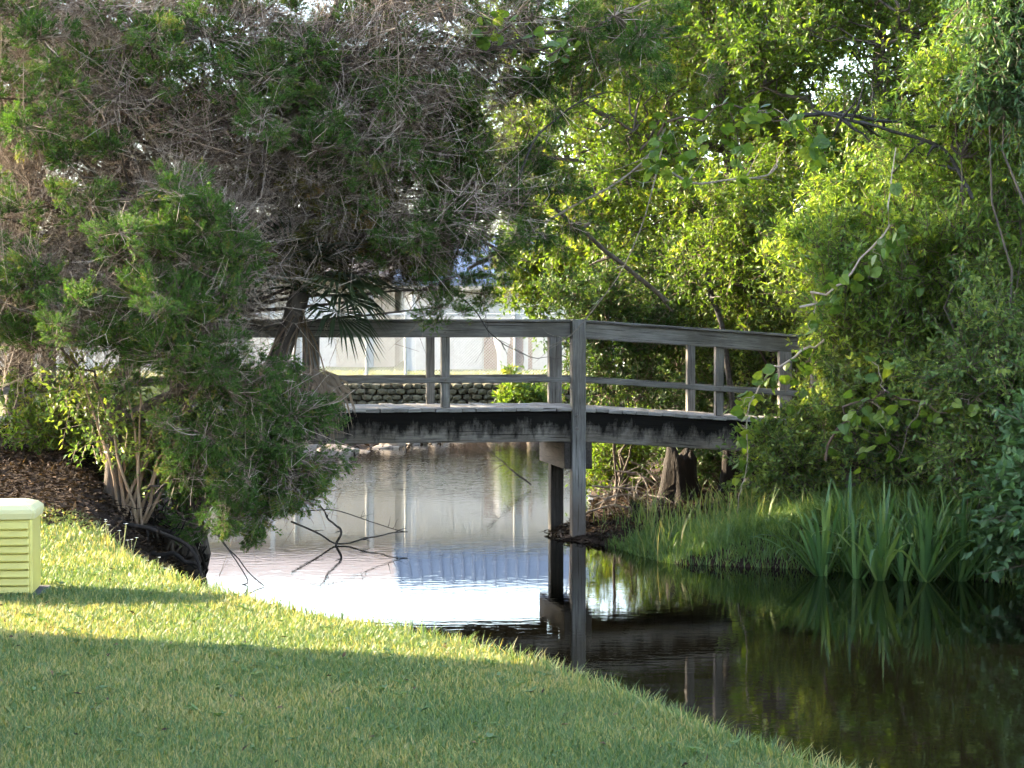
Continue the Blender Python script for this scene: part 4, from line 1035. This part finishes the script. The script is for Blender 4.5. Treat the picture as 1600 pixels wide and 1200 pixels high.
# driftwood and sticks
deadlimb('fallen forked branch lying in the water under the cedar boughs', [P(455, 815, 21.22), P(500, 835, 21.42), P(525, 853, 21.42), P(560, 845, 21.42), P(600, 835, 21.42), P(637, 831, 21.42)], .011, .006, 'blackbranch', 4, 'fallen_branch', L=(.08, .2))
deadlimb('thin arched twigs of the fallen branch over the water', [P(470, 800, 21.12), P(520, 795, 21.22), P(560, 808, 21.32), P(600, 824, 21.42), P(636, 831, 21.42)], .006, .004, 'blackbranch', 7, 'fallen_branch', L=(.08, .2))
deadlimb('crooked root standing in the water beside the fallen branch', [P(525, 852, 21.42), P(535, 828, 21.42), P(515, 812, 21.32), P(500, 790, 21.32)], .014, .008, 'blackbranch', 2, 'fallen_branch', L=(.08, .2))
deadlimb('thin dark stick slanting into the water beside the lawn', [P(310, 790, 18.8), P(340, 835, 18.7), P(375, 880, 18.4), P(412, 915, 18.0)], .007, .005, 'blackbranch', 0, 'stick', 'stick')
deadlimb('second thin stick crossing near the lawn edge', [P(318, 815, 18.7), P(350, 850, 18.6), P(395, 910, 18.1), P(360, 913, 18.2)], .006, .005, 'blackbranch', 0, 'stick', 'stick')
deadlimb('fine bare twig rising from the water beyond the pier', [P(830, 758, 29), P(800, 735, 29), P(775, 712, 29), P(760, 700, 29)], .012, .006, 'blackbranch', 8, 'stick', 'stick')
for i, (a, b_, c_, d_, e_) in enumerate([(925, 760, 1040, 800, 24), (930, 790, 1000, 775, 23.6), (960, 735, 1045, 770, 24.6), (920, 775, 960, 800, 23.8), (985, 720, 1040, 780, 25), (905, 805, 1010, 795, 23.2)]):
    q0, q1 = P(a, b_, e_), P(c_, d_, e_ + .2)
    q0[2] = max(q0[2], float(Gz(q0[0], q0[1])) + .02); q1[2] = max(q1[2], float(Gz(q1[0], q1[1])) + .02)
    deadlimb(['bleached stick on the muddy spit nearest the pier', 'forked pale stick across the muddy spit', 'pale stick leaning on the large rotten stump', 'short bleached stick behind the pier post', 'steep pale stick behind the muddy spit', 'lowest brown stick on the muddy spit'][i], [q0, (q0 + q1) / 2 + [0, 0, .08], q1], .012, .007, 'deadwood', 9, 'driftwood', 'driftwood')

# ---- rotten cypress stumps
def stump(label, px, d, h, r, seed):
    b = P(px, 780, d); b[2] = float(Gz(b[0], b[1])) - .1
    rg_ = np.random.default_rng(seed); bm = bmesh.new(); rings = []
    prof = [(0, 1.5), (.06, 1.3), (.12, 1.15), (.2, 1.0), (.3, .9), (.42, .82), (.55, .75), (.68, .7), (.8, .66), (.93, .55)]
    ph = rg_.uniform(0, 6, 3)
    for z_, f in prof:
        ring = []
        for a in np.arange(18) * math.pi / 9:
            fl = 1 + (.3 * (1 - z_)) * math.sin(5 * a + ph[0]) + .12 * math.sin(7 * a + ph[1] + z_ * 2) + rg_.uniform(-.07, .07)
            ring.append(bm.verts.new((r * f * fl * math.cos(a), r * f * fl * math.sin(a), h * (z_ + (.16 * rg_.uniform(-1, 1) if z_ > .9 else 0)))))
        rings.append(ring)
    top = bm.verts.new((0, 0, h * .55))
    for A, B in zip(rings, rings[1:]):
        for i in range(18): bm.faces.new((A[i], A[(i + 1) % 18], B[(i + 1) % 18], B[i]))
    for i in range(18): bm.faces.new((rings[-1][i], rings[-1][(i + 1) % 18], top))
    me = bpy.data.meshes.new('cypress_stump'); bm.to_mesh(me); bm.free(); me.materials.append(M['darkwood'])
    for p_ in me.polygons: p_.use_smooth = True
    o = bpy.data.objects.new('cypress_stump', me); COL.objects.link(o); o.location = [float(v) for v in b]
    tag(o, label, 'stump')
stump('large hollow dark cypress stump under the sloping part of the bridge', 1062, 24.2, .75, .27, 1)
stump('slender dark stump right of the large hollow stump', 1140, 24.0, .6, .14, 2)
stump('dark stump farthest right under the bridge', 1180, 23.7, .65, .16, 3)
stump('small cypress knee on the muddy spit', 993, 23.0, .3, .09, 4)

rl = ['dark root arching down the left bank to the water', 'dark root beside the arching one on the left bank', 'short dark root at the waterline of the left bank', 'dark root nearest the lawn on the left bank', 'dark root under the drooping cedar boughs']
for i, (x0_, y0_, x1_, y1_) in enumerate([(-3.5, 18.9, -2.75, 18.3), (-3.6, 19.4, -2.85, 19.2), (-3.2, 18.1, -2.6, 17.7), (-3.4, 17.6, -2.55, 17.2), (-3.7, 20.2, -3.0, 20.2)]):
    q0 = np.array([x0_, y0_, float(Gz(x0_, y0_)) + .03]); q1 = np.array([x1_, y1_, -.05]); m_ = np.array([x1_ - .15, (y0_ + y1_) / 2, q0[2] * .55 + .03])
    deadlimb(rl[i], [q0, (q0 + m_) / 2 + [0, 0, .05], m_, q1], .024, .012, 'darkwood', 5, 'tree_root', 'root', (.1, .3), .02)
# ---- strap-leaved crinum plants in the shallows
cr_lab = ['strap-leaved water plant at the left end of the row, beside the grass mound', 'low splayed strap-leaved water plant second from the left', 'strap-leaved water plant third from the left, leaves spread wide', 'tall strap-leaved water plant in the middle of the row',
          'strap-leaved water plant fifth from the left with arching leaves', 'strap-leaved water plant at the right end of the row', 'strap-leaved plant behind the middle of the row', 'strap-leaved plant behind the left end of the row', 'strap-leaved plant behind the right end of the row', 'small strap-leaved plant between the two middle ones']
spots = [(1285, 900, 18.8, 30, .95), (1340, 904, 18.6, 20, .7), (1375, 908, 18.45, 30, 1.0), (1445, 910, 18.35, 32, 1.0), (1500, 908, 18.4, 30, 1.0), (1545, 906, 18.45, 22, .9), (1420, 892, 18.9, 24, 1.1), (1325, 888, 19.1, 22, 1.05), (1480, 894, 18.8, 22, 1.1), (1412, 908, 18.4, 16, .6)]
for (px, py, d, nleaf, H), lab in zip(spots, cr_lab):
    b = P(px, py, d); b[2] = -.03
    root = empty('crinum_plant', b, lab, 'water plant', 'strap-leaved plants along the right shore')
    for i in range(nleaf):
        a = RNG.uniform(0, 6.283); lean = RNG.uniform(.3, 1.5) if i > 5 else RNG.uniform(.02, .25)
        L = H * RNG.uniform(.6, 1.05); wv = RNG.uniform(.034, .056)
        dr = np.array([math.cos(a), math.sin(a) * .8, 0])
        t = np.linspace(0, 1, 8)
        bend = RNG.uniform(.2, .9) if RNG.random() < .45 else RNG.uniform(1.4, 2.4)
        ang = lean * .6 + bend * np.clip(t - .35, 0, 1) ** 1.5 * 2.2 * lean ** .5
        step = L / 7
        pts = [b + dr * .02 + np.array([RNG.normal() * .015, RNG.normal() * .015, 0])]
        for q in range(7): pts.append(pts[-1] + (dr * math.sin(ang[q]) + np.array([0, 0, 1]) * math.cos(ang[q])) * step)
        pts = np.array(pts); sdv = np.array([-dr[1], dr[0], 0]); sdv /= np.linalg.norm(sdv)
        tw = RNG.uniform(-.8, .8); sdv = sdv * math.cos(tw) + np.array([0, 0, 1]) * math.sin(tw) * .5 + dr * math.sin(tw) * .5
        wd_ = wv * np.array([.8, .95, 1, 1, .92, .78, .5, .05])[:, None] / 2
        tn = unit(np.gradient(pts, axis=0)); nn = unit(np.cross(tn, sdv[None]))
        V = np.stack([pts - sdv * wd_, pts - nn * wd_ * .45, pts + sdv * wd_], 1).reshape(-1, 3)
        F = []
        for q in range(7):
            for e in range(2): F.append((q * 3 + e, q * 3 + e + 1, q * 3 + e + 4, q * 3 + e + 3))
        me = np_mesh('leaf', V, F, None, True); link('leaf', me, M['crinum'], root)

# ---- weeds with white flowers on the lawn's far edge
M['petal'] = noise_mat('white_petals', [(.3, (.7, .7, .68)), (.7, (.8, .8, .78))], scale=20, bump=0)
M['weed'] = noise_mat('weed_stem', [(.3, (.1, .13, .05)), (.7, (.2, .2, .09))], scale=20, bump=0)
wl_ = ['tallest white-flowered weed at the top edge of the lawn', 'white-flowered weed left of the tallest one', 'white-flowered weed right of the tallest one', 'white-flowered weed lower down the lawn edge', 'small seed-headed weed at the lawn edge', 'short flowering weed by the dark bank']
for (px, py, d, h), lab in zip([(190, 845, 15.4, .2), (173, 838, 15.6, .17), (203, 848, 15.3, .18), (258, 876, 14.5, .13), (232, 862, 14.9, .12), (265, 880, 14.4, .1)], wl_):
    b = P(px, py, d); b[2] = float(Gz(b[0], b[1])) - .01
    root = empty('flowering_weed', b, lab, 'weed', 'weeds along the lawn edge')
    for q in range(3):
        e = b + np.array([RNG.normal() * .035, RNG.normal() * .03, h * RNG.uniform(.75, 1.1) + .05])
        wtube('stem', bez(b, (b + e) / 2 + RNG.normal(size=3) * .01, e, 6), np.linspace(.0035, .002, 6), 4, M['weed'], root)
        g = Geo(); kk = 9; a = np.arange(kk) * 2 * math.pi / kk
        D = np.stack([np.cos(a), np.sin(a), np.full(kk, .25)], 1)
        kites(g, np.repeat(e[None], kk, 0), D, np.tile([0, 0, 1.], (kk, 1)), np.full(kk, .016), np.full(kk, .009), np.zeros(kk)); link('flower', g.mesh('flower'), M['petal'], root)

# ---- the place goes on beside the frame: copies share their mesh data
def dup(prefix_label, dx, dy, label, rz=0.0):
    src = [o for o in bpy.data.objects if o.get('label') == prefix_label][0]
    r = src.copy(); COL.objects.link(r); r['label'] = label
    x_, y_ = src.location.x + dx, src.location.y + dy
    r.location = (x_, y_, src.location.z + float(Gz(x_, y_)) - float(Gz(src.location.x, src.location.y))); r.rotation_euler = (0, 0, rz)
    for ch in src.children:
        c = ch.copy(); COL.objects.link(c); c.parent = r
dup('broadleaf tree in the far right corner of the thicket', 4.6, -4.5, 'broadleaf tree just outside the right edge of the frame', 2.1)
dup('broadleaf tree standing deepest in the thicket behind the right bank', 8.5, -3.0, 'broadleaf tree well outside the right edge of the frame', 1.0)
dup('dark-stemmed broadleaf tree above the right end of the bridge', 3.6, -5.2, 'leaning broadleaf tree on the bank right of the frame', 2.6)
dup('tangled shrub at the right edge above the strap-leaved plants', 1.5, -.7, 'tangled shrub on the bank just right of the frame', 1.3)
dup('bright green willow-like shrub on the right, its shoots pointing up', 2.9, -2.2, 'willow-like shrub on the bank farther right of the frame', 2.2)
dup('dark cedar half hidden behind the others, beyond the left end of the bridge', -5.0, -1.0, 'cedar standing left of the frame beyond the mulched bank', 1.8)
n = 3600
g = Geo(); x = RNG.uniform(-.52, .52, n); y = RNG.uniform(-.52, .52, n)
blades(g, x, y, RNG.uniform(.02, .055, n), RNG.uniform(.005, .009, n), RNG.uniform(.1, 1.0, n), np.clip(RNG.random(n) ** 1.15 * .85 + .1, 0, 1), np.zeros(n))
pm_ = g.mesh('lawn_grass_patch'); pm_.materials.append(M['lawn'])
for yy in np.arange(4.6, 16, 1.0):
    for k in range(3):
        xx = -.27 * (yy - .5) - .42 - k
        if yy < 6: xx += 3 - .5
        if xx < -5.6 and yy < 12.8: continue
        if abs(xx - (gp[0] - .5)) < 1.05 and abs(yy - gp[1] - .2) < .75: continue
        for q in range(1):
            o = bpy.data.objects.new('lawn_grass_patch', pm_); COL.objects.link(o)
            dx_, dy_ = (float(Gz(xx + .4, yy)) - float(Gz(xx - .4, yy))) / .8, (float(Gz(xx, yy + .4)) - float(Gz(xx, yy - .4))) / .8
            o.location = (xx, yy, float(Gz(xx, yy))); o.rotation_euler = (math.atan(dy_), -math.atan(dx_), 0)
            tag(o, 'mown lawn grass beside the generator, left of the frame', 'grass', kind='stuff')
